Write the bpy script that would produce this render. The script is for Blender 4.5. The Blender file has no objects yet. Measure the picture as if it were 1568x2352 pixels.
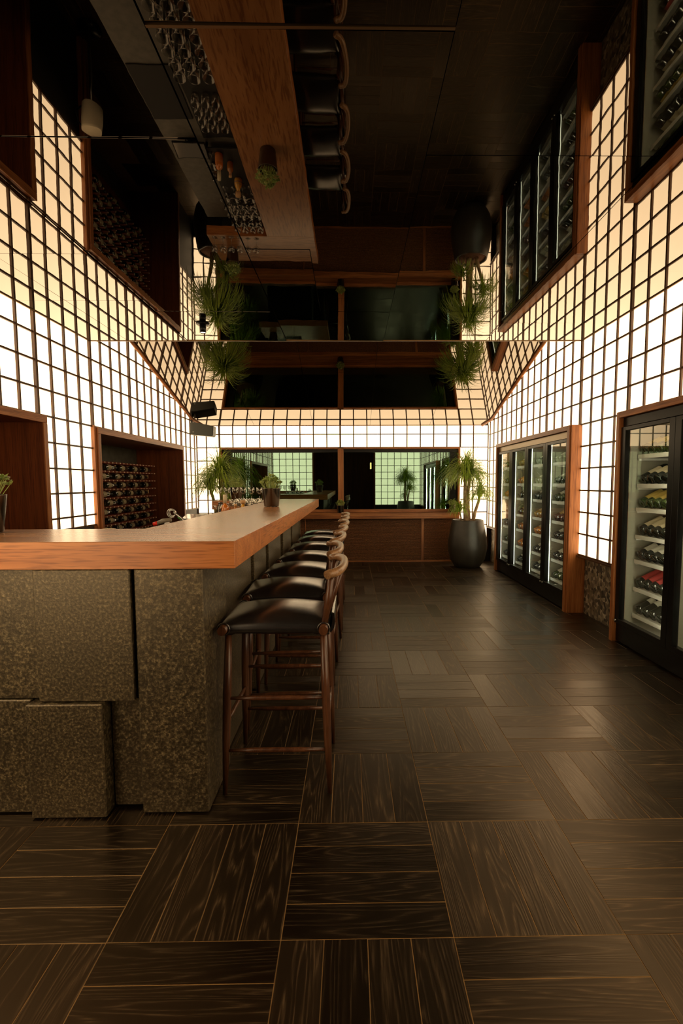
import bpy, bmesh, math, random
from mathutils import Vector, Matrix
random.seed(7)
PI = math.pi
C = bpy.context.scene.collection
sc = bpy.context.scene

# ---------------------------------------------------------------- camera, world, light, exposure
EYE = 1.30
cd = bpy.data.cameras.new('camera')
cam = bpy.data.objects.new('camera', cd)
C.objects.link(cam)
sc.camera = cam
cd.sensor_fit = 'AUTO'
cd.sensor_width = 36.0
cd.lens = 1158.47 / 2352 * 36.0
cd.shift_x = -(820.56 - 784) / 2352
cd.shift_y = (1201.39 - 1176) / 2352
cd.clip_start = 0.05
_p, _y, _r = 0.0794, 0.0134, 0.0041
F = Vector((math.sin(_y) * math.cos(_p), math.cos(_y) * math.cos(_p), -math.sin(_p)))
R0 = Vector((math.cos(_y), -math.sin(_y), 0))
D0 = F.cross(R0)
Rr = R0 * math.cos(_r) + D0 * math.sin(_r)
Dr = -R0 * math.sin(_r) + D0 * math.cos(_r)
M = Matrix((Rr, -Dr, -F)).transposed().to_4x4()
M.translation = Vector((0, 0, EYE))
cam.matrix_world = M

w = bpy.data.worlds.new('night')
sc.world = w
w.use_nodes = True
w.node_tree.nodes['Background'].inputs[0].default_value = (0.004, 0.003, 0.003, 1)
w.node_tree.nodes['Background'].inputs[1].default_value = 1.0

sc.view_settings.view_transform = 'Standard'
sc.view_settings.look = 'None'
sc.view_settings.exposure = 0.0
sc.view_settings.gamma = 1.0
sc.view_settings.use_curve_mapping = False
PANE_POWER = 4.0
sc.cycles.max_bounces = 9
sc.cycles.diffuse_bounces = 3
sc.cycles.glossy_bounces = 5
sc.cycles.transmission_bounces = 4
sc.cycles.transparent_max_bounces = 20
sc.cycles.sample_clamp_indirect = 4.0
sc.cycles.caustics_reflective = False
sc.cycles.caustics_refractive = False
sc.cycles.use_denoising = True

# ---------------------------------------------------------------- numbers (metres) read from the photograph
H = 2.653          # mirror ceiling
YE = 4.93          # where the flat mirror ends
XL, XR = -2.484, 2.25
YR, YB = 0.40, 8.26
CELL = 0.2115
ZROW0 = 0.585
YC0 = 4.938        # a thick muntin on the left wall
def zslope(y): return 2.905 - 0.285 * (y - 5.84)

# ---------------------------------------------------------------- materials
def new_mat(name):
    m = bpy.data.materials.new(name); m.use_nodes = True
    nt = m.node_tree
    return m, nt, nt.nodes['Principled BSDF']
def N(nt, t, **k):
    n = nt.nodes.new(t)
    for a, b in k.items(): setattr(n, a, b)
    return n
def ramp(nt, stops, fac):
    r = N(nt, 'ShaderNodeValToRGB')
    e = r.color_ramp.elements
    e[0].position, e[0].color = stops[0][0], (*stops[0][1], 1)
    e[1].position, e[1].color = stops[-1][0], (*stops[-1][1], 1)
    for p, c in stops[1:-1]:
        x = e.new(p); x.color = (*c, 1)
    nt.links.new(fac, r.inputs[0])
    return r
def bump(nt, b, height, strength, dist):
    n = N(nt, 'ShaderNodeBump'); n.inputs['Strength'].default_value = strength; n.inputs['Distance'].default_value = dist
    nt.links.new(height, n.inputs['Height']); nt.links.new(n.outputs[0], b.inputs['Normal'])
def plain(name, col, rough=0.5, metal=0.0, spec=0.5, coat=0.0):
    m, nt, b = new_mat(name)
    b.inputs['Base Color'].default_value = (*col, 1); b.inputs['Roughness'].default_value = rough
    b.inputs['Metallic'].default_value = metal; b.inputs['Specular IOR Level'].default_value = spec
    b.inputs['Coat Weight'].default_value = coat
    return m
def noisy(name, c1, c2, scale, rough=0.6, metal=0.0, bs=0.0, bd=0.002, detail=6, spec=0.5):
    m, nt, b = new_mat(name)
    tc = N(nt, 'ShaderNodeTexCoord'); no = N(nt, 'ShaderNodeTexNoise')
    no.inputs['Scale'].default_value = scale; no.inputs['Detail'].default_value = detail
    nt.links.new(tc.outputs['Object'], no.inputs['Vector'])
    r = ramp(nt, [(0.35, c1), (0.68, c2)], no.outputs[0])
    nt.links.new(r.outputs[0], b.inputs['Base Color'])
    b.inputs['Roughness'].default_value = rough; b.inputs['Metallic'].default_value = metal
    b.inputs['Specular IOR Level'].default_value = spec
    if bs: bump(nt, b, no.outputs[0], bs, bd)
    return m
def wood(name, axis, c1, c2, c3, rough=0.42, along=0.9, across=22, bs=0.15, spec=0.4):
    m, nt, b = new_mat(name)
    tc = N(nt, 'ShaderNodeTexCoord'); mp = N(nt, 'ShaderNodeMapping')
    s = [across] * 3; s['XYZ'.index(axis)] = along
    mp.inputs['Scale'].default_value = s
    nt.links.new(tc.outputs['Object'], mp.inputs[0])
    n1 = N(nt, 'ShaderNodeTexNoise'); n1.inputs['Scale'].default_value = 1.0; n1.inputs['Detail'].default_value = 5; n1.inputs['Distortion'].default_value = 0.6
    nt.links.new(mp.outputs[0], n1.inputs['Vector'])
    mp2 = N(nt, 'ShaderNodeMapping'); s2 = [across * 9] * 3; s2['XYZ'.index(axis)] = along * 7
    mp2.inputs['Scale'].default_value = s2
    nt.links.new(tc.outputs['Object'], mp2.inputs[0])
    n2 = N(nt, 'ShaderNodeTexNoise'); n2.inputs['Scale'].default_value = 1.0; n2.inputs['Detail'].default_value = 2
    nt.links.new(mp2.outputs[0], n2.inputs['Vector'])
    r = ramp(nt, [(0.3, c1), (0.5, c2), (0.72, c3)], n1.outputs[0])
    r2 = ramp(nt, [(0.36, (0.62, 0.55, 0.5)), (0.5, (1, 1, 1))], n2.outputs[0])
    mx = N(nt, 'ShaderNodeMix', data_type='RGBA', blend_type='MULTIPLY'); mx.inputs[0].default_value = 1
    nt.links.new(r.outputs[0], mx.inputs[6]); nt.links.new(r2.outputs[0], mx.inputs[7])
    nt.links.new(mx.outputs[2], b.inputs['Base Color'])
    b.inputs['Roughness'].default_value = rough; b.inputs['Specular IOR Level'].default_value = spec
    bump(nt, b, n2.outputs[0], bs, 0.001)
    return m
WAL = ((0.20, 0.062, 0.015), (0.36, 0.125, 0.032), (0.50, 0.20, 0.06))
CTR = ((0.42, 0.135, 0.034), (0.58, 0.205, 0.056), (0.68, 0.27, 0.082))
wal = {a: wood('walnut_grain_' + a, a, *WAL) for a in 'XYZ'}
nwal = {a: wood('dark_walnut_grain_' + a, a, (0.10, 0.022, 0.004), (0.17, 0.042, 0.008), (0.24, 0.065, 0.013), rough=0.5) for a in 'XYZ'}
ctr = {a: wood('counter_veneer_' + a, a, *CTR, rough=0.33, across=14, spec=0.55) for a in 'XYZ'}
ctop = {a: wood('counter_top_veneer_' + a, a, (0.34, 0.14, 0.050), (0.42, 0.18, 0.068), (0.50, 0.23, 0.092), rough=0.26, across=7, bs=0.05, spec=0.8) for a in 'XYZ'}
mun = {a: wood('muntin_wood_' + a, a, (0.05, 0.02, 0.007), (0.08, 0.034, 0.011), (0.12, 0.052, 0.017), across=30) for a in 'XYZ'}
stoolw = wood('stool_walnut', 'Z', (0.055, 0.018, 0.007), (0.10, 0.036, 0.014), (0.16, 0.062, 0.024), rough=0.32, across=30, spec=0.6)
stoolr = wood('stool_rail_walnut', 'Y', (0.22, 0.11, 0.045), (0.30, 0.16, 0.07), (0.38, 0.21, 0.10), rough=0.33, across=20, spec=0.6)

def pane_mat():
    m, nt, b = new_mat('backlit_paper')
    tc = N(nt, 'ShaderNodeTexCoord'); no = N(nt, 'ShaderNodeTexNoise'); no.inputs['Scale'].default_value = 2.2; no.inputs['Detail'].default_value = 3
    nt.links.new(tc.outputs['Object'], no.inputs['Vector'])
    r = ramp(nt, [(0.3, (0.90, 0.65, 0.38)), (0.7, (1.0, 0.73, 0.43))], no.outputs[0])
    b.inputs['Base Color'].default_value = (0.10, 0.10, 0.10, 1); b.inputs['Roughness'].default_value = 0.6
    nt.links.new(r.outputs[0], b.inputs['Emission Color']); b.inputs['Emission Strength'].default_value = PANE_POWER
    return m
PANE = pane_mat()

def mirror_mat(name, tint, wav=0.2, sc_=5.0):
    m, nt, b = new_mat(name)
    b.inputs['Base Color'].default_value = (*tint, 1); b.inputs['Metallic'].default_value = 1.0; b.inputs['Roughness'].default_value = 0.012
    b.inputs['Specular Tint'].default_value = (1, 1, 1, 1)
    tc = N(nt, 'ShaderNodeTexCoord'); no = N(nt, 'ShaderNodeTexNoise'); no.inputs['Scale'].default_value = sc_; no.inputs['Detail'].default_value = 1.5
    nt.links.new(tc.outputs['Object'], no.inputs['Vector'])
    bump(nt, b, no.outputs[0], wav, 0.01)
    return m
MIRROR = mirror_mat('bronze_mirror', (0.195, 0.172, 0.145), 0.014, 7.0)
NIGHT = mirror_mat('night_window_inner_pane', (0.20, 0.13, 0.10), 0.005, 3.0)
def thin_glass(name, tint, refl, fres=True, rough=0.0, trans=(1, 1, 1)):
    m = bpy.data.materials.new(name); m.use_nodes = True; nt = m.node_tree; nt.nodes.clear()
    o = N(nt, 'ShaderNodeOutputMaterial'); mx = N(nt, 'ShaderNodeMixShader'); t = N(nt, 'ShaderNodeBsdfTransparent'); g = N(nt, 'ShaderNodeBsdfGlossy')
    t.inputs[0].default_value = (*trans, 1); g.inputs[0].default_value = (*tint, 1); g.inputs['Roughness'].default_value = rough
    if fres:
        lw = N(nt, 'ShaderNodeLayerWeight'); lw.inputs[0].default_value = 0.5
        pw = N(nt, 'ShaderNodeMath', operation='POWER'); pw.inputs[1].default_value = 4.0; nt.links.new(lw.outputs['Facing'], pw.inputs[0])
        ma = N(nt, 'ShaderNodeMath', operation='MULTIPLY_ADD'); ma.inputs[1].default_value = 0.8; ma.inputs[2].default_value = refl; nt.links.new(pw.outputs[0], ma.inputs[0])
        gm = N(nt, 'ShaderNodeNewGeometry'); sb_ = N(nt, 'ShaderNodeMath', operation='SUBTRACT'); sb_.inputs[0].default_value = 1.0; nt.links.new(gm.outputs['Backfacing'], sb_.inputs[1])
        mm = N(nt, 'ShaderNodeMath', operation='MULTIPLY', use_clamp=True); nt.links.new(ma.outputs[0], mm.inputs[0]); nt.links.new(sb_.outputs[0], mm.inputs[1])
        nt.links.new(mm.outputs[0], mx.inputs[0])
    else: mx.inputs[0].default_value = refl
    nt.links.new(t.outputs[0], mx.inputs[1]); nt.links.new(g.outputs[0], mx.inputs[2]); nt.links.new(mx.outputs[0], o.inputs[0])
    return m
DOORGLASS = thin_glass('cabinet_door_glass', (1, 0.95, 0.85), 0.06, True, 0.0, (0.95, 0.98, 0.95))
WINGLASS = thin_glass('night_window_outer_pane', (0.22, 0.36, 0.32), 0.60, False, 0.0, (0.8, 0.85, 0.7))
DRINK = thin_glass('drinking_glass', (1, 0.98, 0.95), 0.14, True, 0.02, (0.88, 0.88, 0.86))

BLACK = plain('black_metal', (0.004, 0.0035, 0.003), 0.30, 0.0, 0.18)
BLACKM = plain('matte_black', (0.012, 0.011, 0.010), 0.6)
STEEL = plain('brushed_steel', (0.55, 0.54, 0.50), 0.32, 1.0)
SHELF = plain('pale_steel_shelf', (0.80, 0.78, 0.72), 0.4, 0.2)
BACKP = plain('cabinet_back_panel', (0.27, 0.25, 0.19), 0.4)
BRASS = plain('brass_trim', (0.20, 0.12, 0.055), 0.4, 1.0)
LEATHER = noisy('black_leather', (0.010, 0.009, 0.009), (0.018, 0.016, 0.016), 60, 0.25, bs=0.08, bd=0.001, detail=3, spec=1.0)
LEATHER.node_tree.nodes['Principled BSDF'].inputs['Coat Weight'].default_value = 1.0
LEATHER.node_tree.nodes['Principled BSDF'].inputs['Coat Roughness'].default_value = 0.24
POTM = noisy('charcoal_planter', (0.022, 0.017, 0.011), (0.034, 0.027, 0.018), 14, 0.42, spec=0.5)
POTB = plain('bronze_black_pot', (0.13, 0.11, 0.085), 0.22, 1.0)
SOIL = noisy('bark_soil', (0.06, 0.02, 0.008), (0.22, 0.09, 0.04), 90, 0.9, bs=0.8, bd=0.01)
TRUNK = noisy('palm_trunk_bark', (0.22, 0.13, 0.06), (0.46, 0.30, 0.16), 22, 0.8, bs=0.5, bd=0.01)
LEAF = noisy('palm_leaf', (0.15, 0.26, 0.015), (0.42, 0.52, 0.06), 5, 0.42, spec=0.4)
LEAF2 = noisy('succulent_leaf', (0.20, 0.30, 0.05), (0.55, 0.62, 0.20), 16, 0.45, spec=0.4)
SPK = plain('speaker_black', (0.012, 0.013, 0.008), 0.5)
GROUT = noisy('plank_joint_filler', (0.30, 0.165, 0.05), (0.40, 0.23, 0.08), 3, 0.6)

def stone_mat():
    m, nt, b = new_mat('flamed_dark_granite')
    tc = N(nt, 'ShaderNodeTexCoord')
    n1 = N(nt, 'ShaderNodeTexNoise'); n1.inputs['Scale'].default_value = 95; n1.inputs['Detail'].default_value = 8; n1.inputs['Roughness'].default_value = 0.65
    n2 = N(nt, 'ShaderNodeTexNoise'); n2.inputs['Scale'].default_value = 5; n2.inputs['Detail'].default_value = 4
    for n in (n1, n2): nt.links.new(tc.outputs['Object'], n.inputs['Vector'])
    r = ramp(nt, [(0.36, (0.008, 0.006, 0.003)), (0.47, (0.034, 0.026, 0.014)), (0.57, (0.110, 0.086, 0.048)), (0.70, (0.30, 0.24, 0.14))], n1.outputs[0])
    r2 = ramp(nt, [(0.3, (0.65, 0.65, 0.65)), (0.7, (1.15, 1.1, 1.0))], n2.outputs[0])
    mx = N(nt, 'ShaderNodeMix', data_type='RGBA', blend_type='MULTIPLY'); mx.inputs[0].default_value = 1
    nt.links.new(r.outputs[0], mx.inputs[6]); nt.links.new(r2.outputs[0], mx.inputs[7]); nt.links.new(mx.outputs[2], b.inputs['Base Color'])
    b.inputs['Roughness'].default_value = 0.40; b.inputs['Specular IOR Level'].default_value = 1.0
    b.inputs['Coat Weight'].default_value = 0.35; b.inputs['Coat Roughness'].default_value = 0.36
    b.inputs['Specular Tint'].default_value = (1.0, 0.82, 0.55, 1)
    bump(nt, b, n1.outputs[0], 0.35, 0.004)
    return m
STONE = stone_mat()
def terrazzo_mat():
    m, nt, b = new_mat('terrazzo')
    tc = N(nt, 'ShaderNodeTexCoord'); v = N(nt, 'ShaderNodeTexVoronoi'); v.inputs['Scale'].default_value = 30
    no = N(nt, 'ShaderNodeTexNoise'); no.inputs['Scale'].default_value = 9; no.inputs['Detail'].default_value = 6
    for n in (v, no): nt.links.new(tc.outputs['Object'], n.inputs['Vector'])
    sp = N(nt, 'ShaderNodeSeparateColor'); nt.links.new(v.outputs['Color'], sp.inputs[0])
    r = ramp(nt, [(0.1, (0.06, 0.05, 0.035)), (0.4, (0.17, 0.13, 0.085)), (0.7, (0.24, 0.19, 0.12)), (0.95, (0.42, 0.35, 0.25))], sp.outputs[0])
    r2 = ramp(nt, [(0.35, (0.5, 0.48, 0.42)), (0.65, (1, 1, 1))], no.outputs[0])
    mx = N(nt, 'ShaderNodeMix', data_type='RGBA', blend_type='MULTIPLY'); mx.inputs[0].default_value = 1
    nt.links.new(r.outputs[0], mx.inputs[6]); nt.links.new(r2.outputs[0], mx.inputs[7]); nt.links.new(mx.outputs[2], b.inputs['Base Color'])
    b.inputs['Roughness'].default_value = 0.45
    return m
TERR = terrazzo_mat()
DARKSTONE = noisy('niche_slate_back', (0.030, 0.027, 0.018), (0.060, 0.054, 0.038), 14, 0.55, bs=0.1)
WORK = noisy('grey_worktop', (0.13, 0.12, 0.10), (0.19, 0.17, 0.14), 20, 0.4)

def floor_mat(stuff):
    """dark brushed oak: u runs along each plank; every plank has its own offset."""
    m, nt, b = new_mat('black_oak_far_planks' if stuff else 'black_oak_plank')
    if stuff:
        tc = N(nt, 'ShaderNodeUVMap'); src = tc.outputs[0]
        at = N(nt, 'ShaderNodeAttribute'); at.attribute_name = 'rnd'; rnd = at.outputs['Fac']
    else:
        tc = N(nt, 'ShaderNodeTexCoord'); src = tc.outputs['Object']
        oi = N(nt, 'ShaderNodeObjectInfo'); rnd = oi.outputs['Random']
    cm = N(nt, 'ShaderNodeCombineXYZ'); ml = N(nt, 'ShaderNodeMath', operation='MULTIPLY'); ml.inputs[1].default_value = 37.0
    nt.links.new(rnd, ml.inputs[0])
    for i in range(3): nt.links.new(ml.outputs[0], cm.inputs[i])
    ad = N(nt, 'ShaderNodeVectorMath', operation='ADD'); nt.links.new(src, ad.inputs[0]); nt.links.new(cm.outputs[0], ad.inputs[1])
    mp = N(nt, 'ShaderNodeMapping'); mp.inputs['Scale'].default_value = (0.9, 11.0, 11.0); nt.links.new(ad.outputs[0], mp.inputs[0])
    # broad cathedral figure: contour lines of a stretched noise
    n1 = N(nt, 'ShaderNodeTexNoise'); n1.inputs['Scale'].default_value = 1.0; n1.inputs['Detail'].default_value = 1.5; n1.inputs['Distortion'].default_value = 0.3
    nt.links.new(mp.outputs[0], n1.inputs['Vector'])
    m2 = N(nt, 'ShaderNodeMath', operation='MULTIPLY'); m2.inputs[1].default_value = 17.0; nt.links.new(n1.outputs[0], m2.inputs[0])
    fr = N(nt, 'ShaderNodeMath', operation='PINGPONG'); fr.inputs[1].default_value = 0.5; nt.links.new(m2.outputs[0], fr.inputs[0])
    # fine pores
    mp3 = N(nt, 'ShaderNodeMapping'); mp3.inputs['Scale'].default_value = (14, 240, 240); nt.links.new(ad.outputs[0], mp3.inputs[0])
    n3 = N(nt, 'ShaderNodeTexNoise'); n3.inputs['Scale'].default_value = 1.0; n3.inputs['Detail'].default_value = 2; nt.links.new(mp3.outputs[0], n3.inputs['Vector'])
    mu = N(nt, 'ShaderNodeMath', operation='MULTIPLY'); nt.links.new(fr.outputs[0], mu.inputs[0]); nt.links.new(n3.outputs[0], mu.inputs[1])
    ml4 = N(nt, 'ShaderNodeMath', operation='MULTIPLY'); ml4.inputs[1].default_value = 3.0; nt.links.new(mu.outputs[0], ml4.inputs[0])
    r = ramp(nt, [(0.18, (0.006, 0.004, 0.0022)), (0.45, (0.011, 0.0072, 0.004)), (0.68, (0.032, 0.022, 0.0125)), (0.95, (0.078, 0.054, 0.031))], ml4.outputs[0])
    r3 = ramp(nt, [(0.0, (0.70, 0.70, 0.70)), (1.0, (1.7, 1.6, 1.5))], rnd)
    mx = N(nt, 'ShaderNodeMix', data_type='RGBA', blend_type='MULTIPLY'); mx.inputs[0].default_value = 1
    nt.links.new(r.outputs[0], mx.inputs[6]); nt.links.new(r3.outputs[0], mx.inputs[7]); nt.links.new(mx.outputs[2], b.inputs['Base Color'])
    rr = N(nt, 'ShaderNodeMapRange'); rr.inputs[3].default_value = 0.30; rr.inputs[4].default_value = 0.42
    nt.links.new(rnd, rr.inputs[0]); nt.links.new(rr.outputs[0], b.inputs['Roughness'])
    b.inputs['Specular IOR Level'].default_value = 0.9
    b.inputs['Specular Tint'].default_value = (1.0, 0.72, 0.42, 1)
    bump(nt, b, ml4.outputs[0], 0.18, 0.0015)
    return m
PLANK, PLANKS = floor_mat(False), floor_mat(True)

def emit(name, col, s):
    m, nt, b = new_mat(name)
    b.inputs['Base Color'].default_value = (0.2, 0.2, 0.2, 1)
    b.inputs['Emission Color'].default_value = (*col, 1); b.inputs['Emission Strength'].default_value = s
    return m
LED_FILL = emit('cabinet_fill_led', (1.0, 0.90, 0.66), 52.0)
LED2 = emit('cabinet_led_edge', (0.95, 1.0, 0.80), 4.0)
LAMPG = emit('lamp_glow', (1.0, 0.55, 0.18), 6.0)

# ---------------------------------------------------------------- mesh helpers
def bx(bm, x0, x1, y0, y1, z0, z1, bevel=0.0):
    vs = [bm.verts.new((x, y, z)) for z in (z0, z1) for x, y in ((x0, y0), (x1, y0), (x1, y1), (x0, y1))]
    fs = [bm.faces.new([vs[i] for i in f]) for f in ((3, 2, 1, 0), (4, 5, 6, 7), (0, 1, 5, 4), (1, 2, 6, 5), (2, 3, 7, 6), (3, 0, 4, 7))]
    if bevel:
        es = list({e for f in fs for e in f.edges})
        bmesh.ops.bevel(bm, geom=es, offset=bevel, segments=1, affect='EDGES', profile=0.5)
    return bm
def box(x0, x1, y0, y1, z0, z1, bevel=0.0):
    return bx(bmesh.new(), min(x0, x1), max(x0, x1), min(y0, y1), max(y0, y1), min(z0, z1), max(z0, z1), bevel)
def lathe(bm, prof, seg=24, c=(0, 0, 0), mi=None):
    """prof: list of (radius, z[, material index])"""
    rings = []
    for p in prof:
        if p[0] < 1e-5: rings.append([bm.verts.new((c[0], c[1], c[2] + p[1]))])
        else: rings.append([bm.verts.new((c[0] + p[0] * math.cos(2 * PI * i / seg), c[1] + p[0] * math.sin(2 * PI * i / seg), c[2] + p[1])) for i in range(seg)])
    for k in range(len(rings) - 1):
        a, b = rings[k], rings[k + 1]
        idx = prof[k][2] if len(prof[k]) > 2 else (mi or 0)
        for i in range(seg):
            j = (i + 1) % seg
            if len(a) == 1 and len(b) == 1: continue
            if len(a) == 1: f = bm.faces.new((a[0], b[j], b[i]))
            elif len(b) == 1: f = bm.faces.new((a[i], a[j], b[0]))
            else: f = bm.faces.new((a[i], a[j], b[j], b[i]))
            f.smooth = True; f.material_index = idx
    return bm
def tube(bm, pts, rad, seg=10, caps=True):
    """smooth tube through pts with a radius per point"""
    pts = [Vector(p) for p in pts]
    if not hasattr(rad, '__len__'): rad = [rad] * len(pts)
    rings = []; up = None
    for i, p in enumerate(pts):
        t = (pts[min(i + 1, len(pts) - 1)] - pts[max(i - 1, 0)]).normalized()
        if up is None:
            up = t.orthogonal().normalized()
        up = (up - t * up.dot(t)).normalized(); s = t.cross(up)
        rings.append([bm.verts.new(p + (up * math.cos(2 * PI * k / seg) + s * math.sin(2 * PI * k / seg)) * rad[i]) for k in range(seg)])
    for a, b in zip(rings, rings[1:]):
        for k in range(seg):
            f = bm.faces.new((a[k], a[(k + 1) % seg], b[(k + 1) % seg], b[k])); f.smooth = True
    if caps:
        bm.faces.new(rings[0][::-1]); bm.faces.new(rings[-1])
    return bm
def prism(bm, poly, ax, a0, a1):
    """extrude a 2D polygon along an axis"""
    def P(u, v, t): return {'X': (t, u, v), 'Y': (u, t, v), 'Z': (u, v, t)}[ax]
    A = [bm.verts.new(P(u, v, a0)) for u, v in poly]; B = [bm.verts.new(P(u, v, a1)) for u, v in poly]
    n = len(poly)
    bm.faces.new(A[::-1]); bm.faces.new(B)
    for i in range(n): bm.faces.new((A[i], A[(i + 1) % n], B[(i + 1) % n], B[i]))
    bmesh.ops.recalc_face_normals(bm, faces=bm.faces[:])
    return bm
def mesh(name, bm, mats):
    me = bpy.data.meshes.new(name)
    bmesh.ops.recalc_face_normals(bm, faces=bm.faces[:])
    bm.to_mesh(me); bm.free()
    for m in (mats if isinstance(mats, (list, tuple)) else [mats]): me.materials.append(m)
    return me
def link(name, me, parent=None, loc=(0, 0, 0), rot=(0, 0, 0)):
    o = bpy.data.objects.new(name, me); C.objects.link(o)
    o.location = loc; o.rotation_euler = rot
    if parent: o.parent = parent
    return o
def obj(name, bm, m, parent=None, loc=(0, 0, 0), rot=(0, 0, 0)):
    return link(name, mesh(name, bm, m), parent, loc, rot)
def thing(name, label, cat, loc=(0, 0, 0), rz=0, group=None):
    o = bpy.data.objects.new(name, None); C.objects.link(o)
    o.location = loc; o.rotation_euler = (0, 0, rz); o['label'] = label; o['category'] = cat
    if group: o['group'] = group
    return o
def tag(o, label, cat, group=None):
    o['label'] = label; o['category'] = cat
    if group: o['group'] = group
    return o
def struct(name, bm=None, m=None, label=None, cat=None):
    o = bpy.data.objects.new(name, mesh(name, bm, m) if bm else None); C.objects.link(o)
    o['kind'] = 'structure'
    if label: o['label'] = label
    if cat: o['category'] = cat
    return o
def copy_tree(o, parent=None):
    c = o.copy(); C.objects.link(c); c.parent = parent
    for ch in list(o.children): copy_tree(ch, c)
    return c

# ================================================================ FLOOR
S = 0.4953; FX0, FY0 = -0.2054, 1.344
floor = struct('floor', box(-3.2, 2.95, -2.2, 9.0, -0.06, -0.0013), GROUT, 'dark oak parquet of four-plank squares turned against each other', 'floor')
PW, PT, GAP = S / 4, 0.012, 0.0026
pm = mesh('plank', box(-S / 2 + GAP / 2, S / 2 - GAP / 2, -PW / 2 + GAP / 2, PW / 2 - GAP / 2, -PT, 0, 0.0007), PLANK)
cells = []
for i in range(-6, 7):
    for j in range(-7, 16):
        horiz = (i + j) % 2 == 0
        for k in range(4):
            bxx, by = FX0 + i * S, FY0 + j * S
            if horiz: cxx, cyy, rot = bxx + S / 2, by + (k + 0.5) * PW, 0.0
            else: cxx, cyy, rot = bxx + (k + 0.5) * PW, by + S / 2, PI / 2
            if cxx < -2.9 or cxx > 2.6 or cyy > 8.5: continue
            cells.append((cxx, cyy, rot))
def seen_score(c):
    x, y, _ = c
    if y < 0.95: return 99 + abs(y)
    if x < -0.55 and y > 1.9: return 50 + y         # behind the bar
    if x > 2.3 or x < -0.72 * y or x > 0.70 * y: return 40 + y
    return y
cells.sort(key=seen_score)
sb = bmesh.new(); uvl = sb.loops.layers.uv.new('UVMap'); rl = sb.verts.layers.float.new('rnd')
for n, (x, y, rot) in enumerate(cells):
    if n < 298:
        link('plank', pm, floor, (x, y, random.uniform(-0.0006, 0.0006)), (0, 0, rot + random.choice((0, PI))))
    else:
        hx, hy = (S / 2 - GAP / 2, PW / 2 - GAP / 2) if rot == 0 else (PW / 2 - GAP / 2, S / 2 - GAP / 2)
        a = len(sb.faces); z = random.uniform(-0.0006, 0.0006)
        vs = [sb.verts.new((x + sx * hx, y + sy * hy, zz)) for zz in (-PT, z) for sx, sy in ((-1, -1), (1, -1), (1, 1), (-1, 1))]
        rv = random.random()
        for v in vs: v[rl] = rv
        for f in ((4, 5, 6, 7), (0, 1, 5, 4), (1, 2, 6, 5), (2, 3, 7, 6), (3, 0, 4, 7)):
            fc = sb.faces.new([vs[q] for q in f])
            for l in fc.loops:
                dx, dy = l.vert.co.x - x, l.vert.co.y - y
                l[uvl].uv = (dx, dy) if rot == 0 else (dy, -dx)
so = obj('far_planks', sb, PLANKS, floor); so['kind'] = 'stuff'

# ================================================================ LATTICE WALLS
PD = 0.018   # muntin depth
pane_me = {}
def pane(parent, ax, at, a0, a1, z0, z1, face, sloped=None):
    """a backlit paper pane filling one cell; ax = axis along the wall, face = +1/-1 side the room is on"""
    w_, h_ = round(a1 - a0, 4), round(z1 - z0, 4)
    key = (ax, w_, h_)
    if key not in pane_me:
        t = 0.004
        b = box(0, w_, -t, 0, 0, h_) if ax == 'X' else box(-t, 0, 0, w_, 0, h_)
        pane_me[key] = mesh('pane', b, PANE)
    o = link('pane', pane_me[key], parent, (a0, at, z0) if ax == 'X' else (at, a0, z0))
    return o
def bar_at(parent, ax, at, face, a0, a1, z0, z1, name='muntin', proud=0.0):
    d = PD + proud
    lo, hi = sorted((at, at + face * d))
    if ax == 'Y': b = box(lo, hi, a0, a1, z0, z1); m = mun['Z'] if z1 - z0 > a1 - a0 else mun['Y']
    else: b = box(a0, a1, lo, hi, z0, z1); m = mun['Z'] if z1 - z0 > a1 - a0 else mun['X']
    return obj(name, b, m, parent)
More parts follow.
